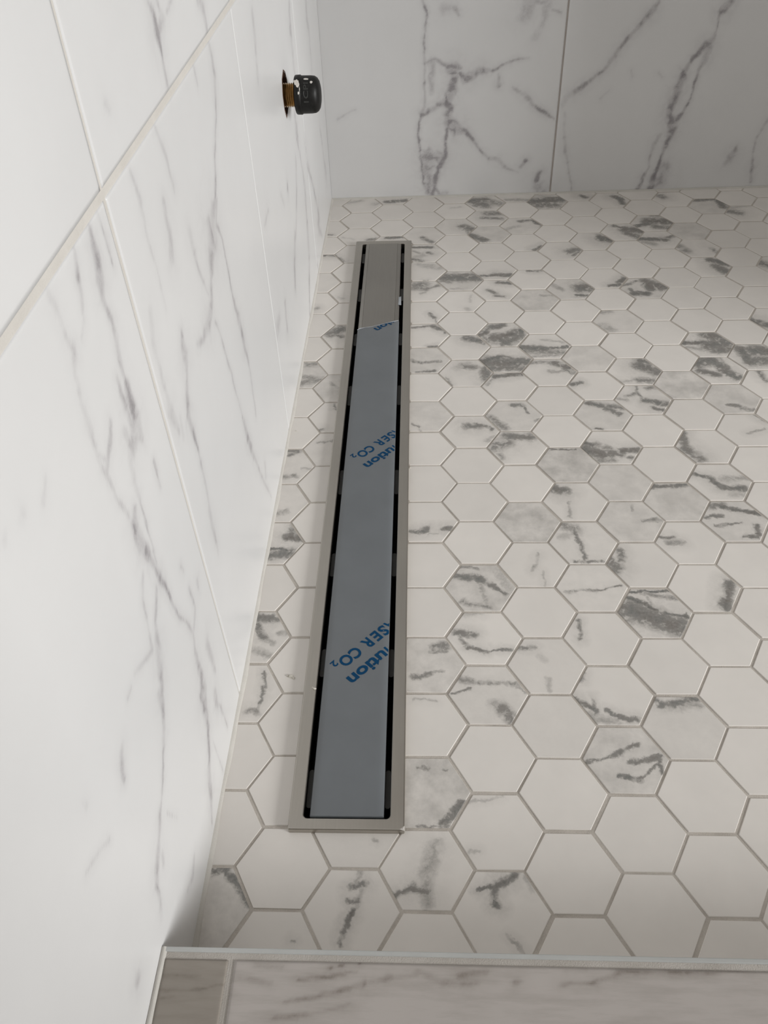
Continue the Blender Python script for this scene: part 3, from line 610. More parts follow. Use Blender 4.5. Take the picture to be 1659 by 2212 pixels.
LEFT = [[168.4,440.5,4.1,0.4,174.7,431.1,8.5,0.5,173.9,423.0,13.2,0.5,175.3,412.2,4.6,0.5,175.7,397.3,4.7,0.35],
[184.9,437.0,2.8,0.3,191.9,427.2,7.7,0.3,177.9,424.8,4.9,0.4],
[217.1,430.2,2.5,0.2,193.8,426.7,2.4,0.25],
[278.9,417.2,7.1,0.25,290.8,409.1,12.5,0.3,292.4,396.4,6.6,0.3],
[292.7,389.4,5.8,0.35,292.7,370.3,8.5,0.35,278.3,347.3,4.5,0.35,257.0,329.0,4.3,0.4,246.0,313.4,5.5,0.45,233.2,303.9,5.0,0.5],
[241.0,390.4,3.8,0.2,242.5,378.8,3.9,0.2],
[135.1,389.2,3.2,0.2,145.2,370.3,4.9,0.2,146.4,350.3,4.5,0.3],
[82.0,387.2,3.0,0.2,86.1,373.1,5.1,0.2,84.7,356.6,4.6,0.2],
[124.7,353.8,5.5,0.25,122.8,341.4,5.6,0.25],
[71.1,421.6,6.3,0.12,74.3,418.1,6.3,0.12],
[468.0,368.6,9.4,0.2,466.0,348.8,13.5,0.25,454.5,318.5,7.8,0.15],
[699.5,328.2,11.7,0.3,685.2,303.8,21.7,0.35,685.8,275.1,15.3,0.25,686.3,255.3,12.5,0.2],
[846.4,297.1,16.0,0.3,839.6,277.7,15.2,0.3,851.2,264.2,15.7,0.2,847.4,220.7,17.0,0.2],
[656.0,224.0,17.0,0.4,660.7,197.2,14.5,0.35],
[550.0,191.7,8.1,0.4,549.0,187.0,8.1,0.4],
[651.9,212.2,12.2,0.4,653.8,200.7,10.3,0.4,664.5,183.9,5.2,0.3,671.5,162.2,8.9,0.25,679.6,135.2,17.9,0.3,672.8,112.5,7.8,0.4,665.8,89.3,11.0,0.45,662.3,69.4,9.6,0.35,653.6,51.5,6.4,0.4,636.9,37.7,10.9,0.45,625.9,20.8,6.4,0.5,613.5,4.6,6.4,0.5],
[720.8,182.9,11.2,0.15,721.0,146.3,13.3,0.3,734.6,132.8,9.5,0.4,750.6,115.0,5.5,0.4,762.2,97.2,7.7,0.45,780.0,71.9,9.2,0.2,785.9,52.0,19.4,0.35,773.5,45.8,17.9,0.3,805.0,16.9,6.7,0.2],
[884.5,133.1,7.6,0.35,895.6,116.9,8.4,0.3,901.4,87.1,8.8,0.2,913.4,62.2,23.8,0.3,910.2,51.3,17.4,0.15],
[629.1,188.6,7.9,0.2,612.6,162.5,6.5,0.3,599.5,149.0,4.9,0.3,580.1,133.4,5.7,0.2,561.2,122.8,5.4,0.25,539.4,108.9,7.1,0.35,532.6,97.5,7.6,0.3,525.3,81.2,6.4,0.25],
[551.4,191.8,3.5,0.5,548.4,184.6,3.5,0.5],
[501.6,203.5,6.9,0.15,517.3,183.2,7.1,0.15],
[426.1,216.8,3.9,0.25,397.3,216.3,3.8,0.15],
[449.0,112.3,4.2,0.3,451.4,99.6,6.0,0.45],
[726.0,16.4,5.0,0.3,729.7,7.3,5.0,0.3],
[14.9,387.8,4.4,0.35,13.5,377.0,9.0,0.45,10.7,367.5,9.2,0.5,8.3,358.4,5.2,0.45,11.8,346.7,4.1,0.5,11.7,337.6,7.4,0.25,7.5,327.6,4.9,0.45,8.0,318.7,3.6,0.45,6.4,313.1,9.6,0.4,6.7,301.6,9.5,0.55,6.0,292.6,13.5,0.4,8.3,282.4,6.2,0.35],
[28.4,389.5,3.1,0.15,30.6,376.9,3.2,0.35,29.4,363.5,2.4,0.35],
[-6.8,391.1,4.0,0.15,-10.0,379.2,5.1,0.45,-12.3,372.5,4.2,0.2,-17.3,362.7,3.1,0.15,-24.1,358.5,2.8,0.15],
[-39.7,387.4,4.6,0.12,-38.6,378.6,4.6,0.15,-37.0,367.3,2.9,0.2,-33.4,358.7,5.7,0.25,-39.6,353.5,4.8,0.15,-41.3,340.3,4.5,0.2,-41.3,325.2,4.7,0.25,-43.0,313.8,3.7,0.25,-36.0,304.8,2.0,0.2],
[-1.9,323.2,4.3,0.4,-1.5,308.6,8.8,0.4],
[-20.8,313.9,4.6,0.3,-29.3,308.4,5.7,0.3],
[-10.4,299.3,7.1,0.35,-7.9,290.2,7.2,0.35],
[83.2,378.4,4.2,0.15,84.7,358.8,3.5,0.2,86.6,333.3,3.1,0.15,87.0,308.9,3.2,0.15],
[123.4,352.4,7.1,0.2,122.7,336.1,9.6,0.3,116.4,324.0,9.7,0.25],
[161.4,319.3,9.7,0.2,165.0,297.3,4.7,0.3,167.7,286.6,4.1,0.3,175.6,270.0,2.6,0.25],
[241.5,304.8,2.5,0.5,224.5,302.6,15.8,0.35,212.9,294.2,27.0,0.45,198.8,283.1,15.2,0.35,189.8,273.7,6.2,0.4,179.0,262.4,7.4,0.4,165.5,255.6,14.4,0.4,144.5,255.2,6.5,0.3,130.5,261.0,5.5,0.3],
[242.4,305.7,3.1,0.5,227.8,294.3,4.5,0.4,238.4,281.0,2.8,0.3,239.8,256.7,4.0,0.4,240.5,234.6,3.3,0.4,247.2,207.8,10.9,0.35,251.2,180.9,6.9,0.5,255.6,158.0,4.1,0.2,249.9,117.0,4.5,0.2],
[180.4,248.4,2.8,0.3,189.9,225.8,2.9,0.3,195.2,196.3,3.7,0.3,202.2,170.6,2.8,0.25,206.9,145.1,4.3,0.3,208.0,124.9,6.9,0.5,218.5,96.1,4.4,0.3],
[104.6,283.6,5.5,0.4,102.0,272.0,12.3,0.4,97.6,261.3,5.1,0.4,88.1,248.2,8.5,0.4,83.5,237.2,9.5,0.45,85.0,219.6,4.1,0.5,86.1,211.0,2.7,0.45],
[63.1,322.5,8.1,0.15,57.5,312.0,8.1,0.2,54.7,299.6,5.9,0.15,56.1,276.2,6.0,0.2,55.3,265.0,10.6,0.25,62.2,244.7,4.8,0.25],
[427.4,217.2,5.5,0.2,400.2,216.5,5.4,0.2],
[453.5,109.5,10.0,0.3,445.0,82.7,7.6,0.4],
[565.9,130.6,8.3,0.3,536.2,104.0,11.3,0.4,522.3,85.5,7.3,0.3],
[409.5,114.9,16.5,0.2,393.0,113.8,16.3,0.2],
[-42.7,332.9,4.5,0.2,-43.9,312.9,3.6,0.2,-41.6,298.7,4.2,0.25,-38.6,280.7,2.3,0.25,-32.8,267.8,4.0,0.3],
[-21.1,313.6,4.6,0.3,-34.2,305.0,4.5,0.3,-40.1,302.0,4.3,0.2],
[-0.7,301.8,7.3,0.4,2.1,292.6,13.6,0.4,-5.4,288.8,12.8,0.3,-12.7,285.1,8.2,0.25,-15.6,273.9,7.4,0.15,-17.1,259.8,2.8,0.3,-17.0,237.9,2.0,0.35,-19.3,221.4,2.6,0.4],
[-24.8,264.3,5.6,0.3,-30.6,258.0,10.1,0.5,-29.8,246.4,11.0,0.5,-25.3,229.1,7.2,0.5,-21.1,209.8,5.6,0.5,-17.8,198.3,3.8,0.5,-12.1,172.0,2.8,0.4,-2.6,146.5,2.5,0.35,0.5,137.2,4.4,0.35,-4.2,125.8,5.2,0.4,-5.8,104.1,9.1,0.45,-11.4,91.2,16.6,0.4,-15.5,79.8,11.9,0.4,-20.0,64.3,9.9,0.4],
[14.3,261.6,3.4,0.3,11.9,244.7,2.3,0.4],
[9.6,186.4,2.6,0.35,11.4,179.5,2.6,0.35],
[29.5,154.7,4.9,0.35,27.7,149.5,4.9,0.35],
[13.5,163.5,2.9,0.3,14.0,145.0,4.0,0.35,4.3,138.0,4.5,0.35],
[-38.4,233.0,4.4,0.25,-46.2,222.6,4.2,0.25,-52.4,207.2,3.1,0.2,-55.1,193.1,4.5,0.25,-71.8,202.0,3.1,0.2,-79.6,206.2,3.1,0.1],
[-29.2,211.0,4.9,0.3,-41.2,198.3,4.8,0.3,-49.7,184.5,10.9,0.35,-57.3,169.1,7.9,0.4,-63.5,160.1,8.1,0.35,-72.4,145.7,5.8,0.4],
[-87.5,206.0,2.4,0.2,-95.1,205.8,2.4,0.2],
[81.2,241.0,5.8,0.35,86.2,220.9,4.6,0.45,85.7,210.5,3.1,0.4,83.4,176.6,5.0,0.15,79.4,157.6,8.4,0.2,79.1,134.1,5.0,0.3,77.4,124.4,4.6,0.1],
[68.0,250.8,5.2,0.2,66.6,237.7,5.3,0.2],
[209.3,142.3,5.9,0.3,209.6,126.6,7.7,0.5,223.2,89.1,5.2,0.3,238.3,54.3,4.9,0.35,256.3,17.3,2.5,0.25],
[252.6,62.6,5.4,0.3,246.6,49.5,5.4,0.3],
[17.8,107.7,10.0,0.25,17.3,77.1,6.9,0.25],
[5.5,64.7,9.1,0.35,6.0,57.3,9.2,0.35],
[10.6,46.0,2.9,0.3,10.1,37.2,2.9,0.3],
[-88.8,340.1,2.4,0.12,-96.5,334.3,4.0,0.12],
[-110.2,342.2,5.6,0.1,-114.1,340.2,5.6,0.1],
[-125.9,345.9,4.0,0.15,-127.7,344.0,4.0,0.15],
[-64.6,166.7,7.3,0.4,-66.6,154.1,6.2,0.35,-71.9,146.2,6.0,0.3,-82.0,137.7,4.2,0.35,-91.3,127.9,3.6,0.35,-99.5,121.4,2.5,0.2,-107.8,119.0,5.5,0.35,-116.4,112.0,4.5,0.2,-123.1,107.0,9.1,0.25,-131.7,102.1,8.7,0.4,-137.1,94.3,5.2,0.45,-140.1,84.9,4.6,0.25,-144.4,78.3,7.8,0.15],
[-119.8,100.0,5.3,0.35,-123.5,94.0,5.3,0.35],
[-14.8,95.5,6.8,0.5,-15.9,82.5,7.6,0.5,-20.0,65.9,6.5,0.45,-28.9,50.2,6.7,0.45,-38.7,39.9,9.1,0.45,-47.0,24.8,8.2,0.45,-57.3,10.8,5.1,0.35],
[3.8,65.1,6.2,0.35,6.1,54.0,6.3,0.35],
[8.8,50.0,2.0,0.3,12.6,17.6,2.0,0.3],
[-18.8,48.0,1.8,0.2,-15.6,6.6,1.9,0.25],
[-114.2,194.9,5.5,0.15,-120.6,188.1,5.2,0.35,-123.2,182.1,3.4,0.4],
[-152.0,179.5,2.9,0.3,-160.9,187.1,3.0,0.2,-172.1,194.0,1.9,0.2],
[-153.8,218.5,3.1,0.12,-153.9,213.2,3.1,0.12],
[-100.6,107.2,1.3,0.2,-92.9,87.6,1.4,0.2],
[-91.5,37.6,4.1,0.2,-101.6,32.5,6.0,0.3,-111.8,37.6,4.3,0.25],
[-179.3,93.8,7.0,0.3,-181.4,93.3,7.0,0.3]]
FAR = [[141.3,266.9,3.0,0.4,145.5,255.7,3.1,0.5,147.6,246.4,2.9,0.5,145.5,233.2,2.1,0.3,143.3,218.0,2.1,0.45,144.0,190.5,3.0,0.35,143.3,170.3,3.1,0.35,144.3,149.6,2.7,0.45,144.3,132.7,3.2,0.4,139.8,122.1,4.5,0.5,135.2,109.3,2.7,0.5,133.9,89.4,3.2,0.55,137.3,66.7,2.8,0.45,140.7,48.1,3.3,0.4,141.9,24.4,4.7,0.45,147.8,7.3,6.0,0.55],
[183.1,256.4,5.9,0.45,189.7,246.9,3.0,0.45],
[170.6,254.9,11.1,0.2,176.9,254.7,11.1,0.2],
[145.5,190.4,4.1,0.3,158.5,194.0,4.0,0.3,169.4,187.7,4.0,0.4,182.6,183.3,12.0,0.5,194.6,182.9,4.0,0.35],
[153.1,190.2,8.7,0.3,153.2,170.0,7.7,0.3,154.4,149.3,5.6,0.2],
[182.6,181.2,12.9,0.5,185.1,169.0,8.8,0.5,181.1,148.5,10.1,0.5,174.6,138.2,10.1,0.6,181.5,129.4,6.7,0.5,177.2,116.7,9.1,0.5,181.9,107.8,15.4,0.5,188.9,98.8,13.1,0.5,202.7,96.2,6.5,0.5,214.6,84.7,4.0,0.5,229.2,66.2,3.1,0.4,241.3,56.7,4.0,0.35,255.6,51.6,6.7,0.3,270.4,39.5,3.4,0.25,284.9,33.2,2.7,0.2],
[174.5,140.3,8.8,0.4,159.0,130.1,6.6,0.45,140.9,122.1,6.6,0.5],
[193.7,174.8,5.2,0.5,200.5,166.5,10.3,0.4,219.8,178.1,8.3,0.4,241.7,177.4,3.3,0.45,256.5,185.0,3.4,0.35,273.4,191.4,2.9,0.35,288.4,191.9,1.6,0.2],
[247.5,171.1,3.3,0.25,249.4,157.8,4.4,0.45],
[268.4,154.1,3.2,0.35,285.8,143.2,6.1,0.25,300.2,130.1,4.1,0.45,313.3,121.1,5.1,0.5,331.3,109.8,3.1,0.25],
[176.3,99.2,5.7,0.5,175.5,79.2,3.7,0.5,174.6,61.0,5.9,0.5,164.3,42.7,7.2,0.55,159.7,23.9,6.0,0.5,155.0,4.7,6.1,0.45],
[150.1,70.9,7.0,0.3,143.1,59.6,9.4,0.35],
[143.1,61.9,13.8,0.4,166.5,58.9,13.8,0.4],
[152.5,57.0,18.9,0.35,147.8,38.5,16.6,0.35,150.2,14.5,14.3,0.35],
[159.8,14.2,3.8,0.4,167.1,3.1,4.8,0.4,176.7,6.5,6.2,0.3],
[289.0,41.3,4.9,0.5,295.3,50.4,4.9,0.5],
[313.2,19.3,4.9,0.55,317.9,33.4,6.1,0.4],
[317.6,9.5,18.1,0.25,322.9,4.5,18.2,0.25],
[285.1,258.7,12.7,0.3,278.2,240.4,12.9,0.25],
[308.3,254.3,10.6,0.2,305.5,239.5,6.5,0.2,294.9,217.1,8.7,0.15],
[284.9,260.5,3.6,0.3,305.8,259.0,3.6,0.3],
[315.0,249.5,2.5,0.3,328.0,245.4,2.5,0.3],
[18.2,118.3,2.6,0.2,30.0,125.5,2.6,0.25,45.1,130.4,2.1,0.2],
[457.0,256.9,4.0,0.3,448.4,242.1,7.0,0.45,435.8,227.2,5.0,0.4,422.7,213.8,5.1,0.45,411.3,200.1,5.1,0.4,405.4,187.8,5.2,0.4,393.7,173.6,4.1,0.4,381.3,163.0,4.1,0.4,363.2,148.6,6.2,0.4,348.1,139.6,7.4,0.25,341.3,128.3,6.4,0.2],
[345.6,116.5,3.0,0.12,352.9,59.8,4.1,0.3,362.1,34.2,2.1,0.3,368.9,3.7,2.1,0.25],
[551.4,252.3,6.1,0.5,542.9,240.9,9.2,0.55,539.2,232.5,3.0,0.25,540.5,218.8,1.6,0.4,539.0,208.4,5.2,0.5,529.4,199.9,9.4,0.5,520.0,189.6,6.3,0.55,512.5,179.0,4.3,0.5,507.2,166.4,7.4,0.6,505.5,155.4,8.4,0.55,502.2,142.4,9.6,0.55,498.8,129.2,8.5,0.55,496.0,111.9,8.1,0.5,502.0,101.9,11.3,0.5,506.1,91.8,10.5,0.5,502.6,77.9,6.6,0.55,499.4,61.6,5.5,0.5,496.2,45.0,4.5,0.55,491.6,23.9,6.8,0.6,489.1,2.3,9.0,0.55],
[534.0,196.3,8.2,0.4,531.4,182.1,8.4,0.45,526.7,167.7,3.2,0.5,524.3,151.1,2.5,0.5,522.2,132.3,2.6,0.5,516.1,113.2,4.0,0.5,509.9,103.6,6.8,0.45],
[489.3,82.3,4.5,0.3,483.2,70.3,5.6,0.35,479.9,53.9,3.0,0.3,481.1,34.9,2.7,0.25,473.4,18.0,4.6,0.45,469.5,2.9,5.8,0.5],
[504.6,34.2,13.3,0.35,502.2,12.8,18.0,0.35],
[605.5,62.5,3.4,0.35,601.9,51.3,8.1,0.4,596.8,37.8,9.4,0.2],
[640.1,99.6,3.4,0.3,632.5,78.0,3.4,0.2,631.2,51.4,2.6,0.25,635.5,30.3,5.2,0.4,638.9,8.7,3.8,0.4],
[433.6,170.6,2.6,0.2,436.8,163.1,2.6,0.2],
[471.6,167.5,2.4,0.25,478.7,160.9,2.4,0.25],
[405.4,147.3,2.5,0.15,394.9,136.2,2.6,0.15]]
CURB = [[-138.6,-168.4,1.2,0.3,-118.2,-168.4,1.2,0.3],
[-139.5,-176.0,1.1,0.3,-117.8,-175.1,1.1,0.5,-105.2,-172.5,0.8,0.5],
[-136.9,-179.9,0.8,0.4,-131.0,-179.0,0.8,0.3],
[-97.9,-168.3,2.4,0.2,-81.8,-171.2,2.4,0.25],
[-67.1,-170.1,1.2,0.35,-49.9,-167.3,1.6,0.4,-37.8,-164.7,1.6,0.35],
[-72.1,-179.7,1.6,0.35,-56.0,-177.0,2.0,0.4,-36.6,-171.8,2.4,0.45,-19.4,-167.5,2.4,0.45,-5.7,-165.6,2.0,0.4],
[-77.9,-187.4,1.5,0.4,-65.4,-185.6,2.3,0.35,-52.8,-183.8,1.6,0.3,-40.4,-179.7,1.1,0.3],
[-90.0,-162.5,2.4,0.2,-76.5,-163.8,2.4,0.2],
[-51.5,-163.7,1.0,0.6,-50.6,-163.8,1.0,0.6],
[-45.9,-162.0,1.0,0.6,-45.2,-162.0,1.0,0.6],
[-36.3,-160.6,0.8,0.6,-35.6,-160.6,0.8,0.6],
[-5.7,-164.1,2.1,0.3,7.4,-168.9,3.0,0.3,25.8,-169.5,2.0,0.4],
[43.2,-168.1,2.0,0.4,47.5,-168.0,2.0,0.4],
[67.9,-169.1,1.5,0.5,84.1,-168.3,1.5,0.5,97.8,-163.0,2.4,0.4,112.0,-161.7,2.0,0.4,129.4,-160.8,1.5,0.5,146.5,-161.0,1.4,0.5,174.6,-159.4,1.2,0.45],
[16.2,-165.7,2.5,0.35,30.4,-164.4,2.5,0.35],
[70.8,-162.5,2.0,0.15,81.8,-161.3,2.0,0.15]]

def widen(lines, kw, ks):
    return [[v * (kw if i % 4 == 2 else ks if i % 4 == 3 else 1.0) for i, v in enumerate(l)] for l in lines]


FAR = widen(FAR, 1.35, 1.12)
CURB = widen(CURB, 1.5, 0.9)

# ------------------------------------------------------------------ drain outline (slightly turned against the tiling)
DA = (-53.45, -57.5)
DL = 869.0
DTH = math.atan2(-2.6, 869.0)          # lean of the long axis
DC, DS_ = math.cos(DTH), math.sin(DTH)


def dr(u, v, z):
    """drain frame: u across (+ right), v along (away from camera)"""
    return (DA[0] + u * DC + v * DS_, DA[1] - u * DS_ + v * DC, z)


XW = -142.0
YB = 968.0
XR = 960.0
YC = -154.2
YR0 = 225  # near end of the added right wall, sets where its shade begins
FAR_T = np.array((668.0, 15.0)) / math.hypot(668, 15)


def y_far(x):
    return YB + (x - XW) * 15.0 / 668.0


# ------------------------------------------------------------------ floor: grout bed + hexagonal tiles
ZG = -0.6
parts = []
dx0, dx1 = -90.5, -19.0
parts.append(box(XW - 4, dx0, YC - 3, 1005, -12, ZG))
parts.append(box(dx1, XR + 4, YC - 3, 1005, -12, ZG))
parts.append(box(dx0, dx1, YC - 3, DA[1] + 4, -12, ZG))
parts.append(box(dx0, dx1, DA[1] + DL - 4, 1005, -12, ZG))
v, f = merge(parts)
floor = link_mesh('floor', v, f, M['grout'], None, (0, 0, 0))
tag(floor, 'shower floor of white hexagonal porcelain tiles with grey marble veining', 'floor', kind='structure')

P = 54.0
RH = P / math.sqrt(3)
GAP = 1.05


def clip(poly, nx, ny, d):
    """keep nx*x + ny*y <= d"""
    out = []
    for i in range(len(poly)):
        a, b = poly[i], poly[(i + 1) % len(poly)]
        da = nx * a[0] + ny * a[1] - d
        db = nx * b[0] + ny * b[1] - d
        if da <= 0:
            out.append(a)
        if (da < 0 < db) or (db < 0 < da):
            t = da / (da - db)
            out.append((a[0] + t * (b[0] - a[0]), a[1] + t * (b[1] - a[1])))
    return out


def parea(poly):
    return 0.5 * sum(poly[i][0] * poly[(i + 1) % len(poly)][1] - poly[(i + 1) % len(poly)][0] * poly[i][1] for i in range(len(poly)))


def prism(poly, z0, z1, ch=0.45):
    """convex polygon with an eased top edge"""
    n = len(poly)
    cx = sum(q[0] for q in poly) / n
    cy = sum(q[1] for q in poly) / n
    r = max(math.hypot(q[0] - cx, q[1] - cy) for q in poly)
    k = 1 - ch / max(r, 1.0)
    V = [(x, y, z0) for x, y in poly] + [(x, y, z1 - ch) for x, y in poly] + [(cx + (x - cx) * k, cy + (y - cy) * k, z1) for x, y in poly]
    F = [tuple(range(2 * n, 3 * n))]
    for i in range(n):
        j = (i + 1) % n
        F.append((i, j, n + j, n + i))
        F.append((n + i, n + j, 2 * n + j, 2 * n + i))
    return V, F


hex_pts = [(RH * math.cos(math.radians(60 * k)), RH * math.sin(math.radians(60 * k))) for k in range(6)]
kk = (RH - GAP * 2 / math.sqrt(3)) / RH
hex_in = [(x * kk, y * kk) for x, y in hex_pts]
hv, hf = prism(hex_in, -6.0, 0.0)
hex_mesh_cache = {}


def hex_mesh(mat):
    if mat.name not in hex_mesh_cache:
        me = bpy.data.meshes.new('hex_tile')
        me.from_pydata([tuple(c * S for c in q) for q in hv], [], hf)
        me.update()
        me.materials.append(mat)
        hex_mesh_cache[mat.name] = me
    return hex_mesh_cache[mat.name]


# drain rectangle that the tiles are cut around (just under the frame lip)
def drain_planes():
    c = [dr(-36.5, 2.2, 0), dr(36.5, 2.2, 0), dr(36.5, DL - 2.2, 0), dr(-36.5, DL - 2.2, 0)]
    pl = []
    for i in range(4):
        a, b = c[i], c[(i + 1) % 4]
        nx, ny = b[1] - a[1], -(b[0] - a[0])
        m = math.hypot(nx, ny)
        nx, ny = nx / m, ny / m
        pl.append((nx, ny, nx * a[0] + ny * a[1]))       # outside: nx*x+ny*y >= d
    return pl


DP = drain_planes()
rng = random.Random(7)
stuff = []
nt_view = 0
for c in range(-4, 29):
    cx = c * P * math.sqrt(3) / 2
    off = -P / 2 if c % 2 == 0 else 0.0
    for r in range(-4, 21):
        cy = r * P + off
        rr = random.Random(c * 1000 + r)
        jx, jy = rr.uniform(-.42, .42), rr.uniform(-.42, .42)
        ja = math.radians(rr.uniform(-.35, .35))
        jz = rr.uniform(-.15, .12)
        pts = [(cx + jx + x * math.cos(ja) - y * math.sin(ja), cy + jy + x * math.sin(ja) + y * math.cos(ja)) for x, y in hex_in]
        A0 = parea(pts)
        q = clip(pts, -1, 0, -(XW + 1.6))
        q = clip(q, 1, 0, XR - 1.5) if len(q) > 2 else q
        q = clip(q, 0, -1, -(YC - 1.0)) if len(q) > 2 else q
        q = clip(q, -15 / 668, 1, YB + (-XW) * 15 / 668 - 1.5) if len(q) > 2 else q
        if len(q) < 3 or parea(q) < 6:
            continue
        pieces = [q]
        # subtract the drain
        rest, outp = q, []
        for nx, ny, d in DP:
            o_ = clip(rest, -nx, -ny, -d)
            if len(o_) > 2 and parea(o_) > 0.5:
                outp.append(o_)
            rest = clip(rest, nx, ny, d)
            if len(rest) < 3:
                break
        if len(rest) > 2 and parea(rest) > 0.5:
            pieces = outp
        if not pieces:
            continue
        full = len(pieces) == 1 and parea(pieces[0]) > A0 - 0.5
        key = (c, r)
        cloud, strokes = HEX.get(key, (0, []))
        # outside the photograph: one joined field
        lim = 152 + max(cy, -154) * (0.42)
        if cx - RH > lim:
            stuff.append(prism(pieces[0], -6, jz))
            continue
        if strokes or cloud:
            mat, ns = hexmat(len(strokes))
        else:
            mat, ns = M['hex_plain'], 0
        if full:
            o = link_obj('hex_tile', hex_mesh(mat), floor, (cx + jx, cy + jy, jz))
            o.rotation_euler = (math.radians(rr.uniform(-.25, .25)), math.radians(rr.uniform(-.25, .25)), ja)
        else:
            if len(pieces) == 1:
                v, f = prism(pieces[0], -6, jz)
            else:
                v, f = merge([prism(pc, -6, jz, 0.02) for pc in pieces])
            o = link_mesh('hex_tile', v, f, mat, floor, (cx + jx, cy + jy, jz))
        nt_view += 1
        if ns:
            o['cloud'] = float(cloud)
            for i in range(ns):
                if i < len(strokes):
                    a, b, a2, b2, w, s = strokes[i]
                else:
                    a, b, a2, b2, w, s = 400, 400, 410, 400, 1, 0
                o['vein_start_%d' % i] = (a * S, b * S, 0.0)
                o['vein_end_%d' % i] = (a2 * S + 1e-6, b2 * S, 0.0)
                o['vein_look_%d' % i] = (max(w, 2.4) * 1.0 * S, s * 0.93, (max(w, 2.4) * 1.7 + 3.0) * S)
print('hex tiles as objects', nt_view)
v, f = merge(stuff)
o = link_mesh('hex_tile_field', v, f, M['hex_plain'], floor)
o['kind'] = 'stuff'

# caulk bead along the foot of the left and the far wall
nb = 60
V, F = [], []
for i in range(nb + 1):
    y = YC + (YB + 1 - YC) * i / nb
    w = 2.6 + 0.5 * math.sin(i * 1.7) + 0.4 * math.sin(i * 0.6 + 1)
    V += [(XW - 0.5, y, 2.4), (XW + 1.0, y, 1.9), (XW + w, y, 0.05), (XW + w, y, -2)]
for i in range(nb):
    for k in range(3):
        F.append((4 * i + k, 4 * i + k + 1, 4 * i + 4 + k + 1, 4 * i + 4 + k))
link_mesh('caulk_bead', V, F, M['caulk'], floor, smooth=True)
V, F = [], []
for i in range(nb + 1):
    x = XW + (XR - XW) * i / nb
    y = y_far(x)
    w = 2.2 + 0.5 * math.sin(i * 1.3)
    V += [(x, y - w, -2), (x, y - w, 0.05), (x, y - 0.9, 1.8), (x, y + 0.5, 2.2)]
for i in range(nb):
    for k in range(3):
        F.append((4 * i + k, 4 * i + k + 1, 4 * i + 4 + k + 1, 4 * i + 4 + k))
link_mesh('caulk_bead', V, F, M['caulk'], floor, smooth=True)

# ------------------------------------------------------------------ left wall
ZT = 2300.0
hy0, hy1, hz0, hz1 = 578.0, 630.0, 236.0, 294.0
v, f = merge([box(XW - 40, XW - 0.4, -640, hy0, -12, ZT), box(XW - 40, XW - 0.4, hy1, YB + 30, -12, ZT),
              box(XW - 40, XW - 0.4, hy0, hy1, -12, hz0), box(XW - 40, XW - 0.4, hy0, hy1, hz1, ZT),
              box(XW - 40, XW - 22, hy0, hy1, hz0, hz1)])
wl = link_mesh('wall_left', v, f, M['wall_grout'])
tag(wl, 'bright left shower wall of large white marble-look tiles', 'wall', kind='structure')


def left3(proud):
    def fn(u, vv, d):
        return np.stack([XW + proud - d, u, vv], -1)
    return fn


HOLE = [(604, 286), (590, 281), (584, 268), (587, 254), (595, 243.5), (612, 248), (623, 259), (622, 272), (615, 281)]
PIPE_Y, PIPE_Z = 604.2, 262.5
# lower row
grid_tile('wall_tile', M['marble'], wl, left3(0.0), (-290, 51.6, -290, 38.6, 1.0, 390.3), 1.7, 1.2, LEFT, 11)
grid_tile('wall_tile', M['marble'], wl, left3(0.12), (53.2, 380.9, 42.2, 379.7, 1.0, 390.3), 1.7, 1.4, LEFT, 12)
grid_tile('wall_tile', M['marble'], wl, left3(0.15), (381.6, 720.6, 380.3, 720.6, 1.0, 390.3), 1.9, 1.4, LEFT, 13, hole=HOLE)
grid_tile('wall_tile', M['marble'], wl, left3(0.12), (721.0, YB + 1.0, 721.0, YB + 1.0, 1.0, 390.3), 2.4, 1.4, LEFT, 14)
# upper row and the plain rows above it
grid_tile('wall_tile', M['marble'], wl, left3(0.0), (-290, 38.6, -290, 38.6, 395.0, 785), 2.6, 1.2, LEFT, 15)
grid_tile('wall_tile', M['marble'], wl, left3(0.1), (41.2, 380.0, 41.2, 380.0, 395.0, 785), 2.2, 1.2, LEFT, 16)
for (a, b) in ((381, 720), (722, YB - 1.2)):
    grid_tile('wall_tile', M['marble'], wl, left3(0.1), (a, b, a, b, 395.0, 785), 30, 1.2, None, 17)
for z in (788, 1180):
    for (a, b) in ((-290, 39), (41, 380), (381, 720), (722, YB - 1.2)):
        grid_tile('wall_tile', M['marble'], wl, left3(0.1), (a, b, a, b, z, z + 389), 40, 1.2, None, 17)
for z in (1.0, 395.0, 788.0, 1180.0):
    grid_tile('wall_tile', M['marble'], wl, left3(0.0), (-632, -292, -632, -292, z, z + 389), 40, 1.2, None, 17)
# rim of the rough opening cut for the pipe
hole_o = [(PIPE_Y + (y - PIPE_Y) * 1.05, PIPE_Z + (z - PIPE_Z) * 1.05) for y, z in HOLE]
n = len(HOLE)
V = [(XW + 0.35, y, z) for y, z in hole_o] + [(XW + 0.5, y, z) for y, z in HOLE] + [(XW - 13, y, z) for y, z in HOLE]
F = []
for i in range(n):
    j = (i + 1) % n
    F += [(i, j, n + j, n + i), (n + i, n + j, 2 * n + j, 2 * n + i)]
F.append(tuple(range(2 * n, 3 * n)))
link_mesh('hole_rim', V, F, M['rust'], wl, (XW, PIPE_Y, PIPE_Z))

# ------------------------------------------------------------------ far wall
ang = math.atan2(15, 668)
cf, sf = math.cos(ang), math.sin(ang)


def far3(u, vv, d):
    x = XW + u * cf - d * sf * -1
    y = YB + u * sf + d * cf
    return np.stack([x, y, vv], -1)


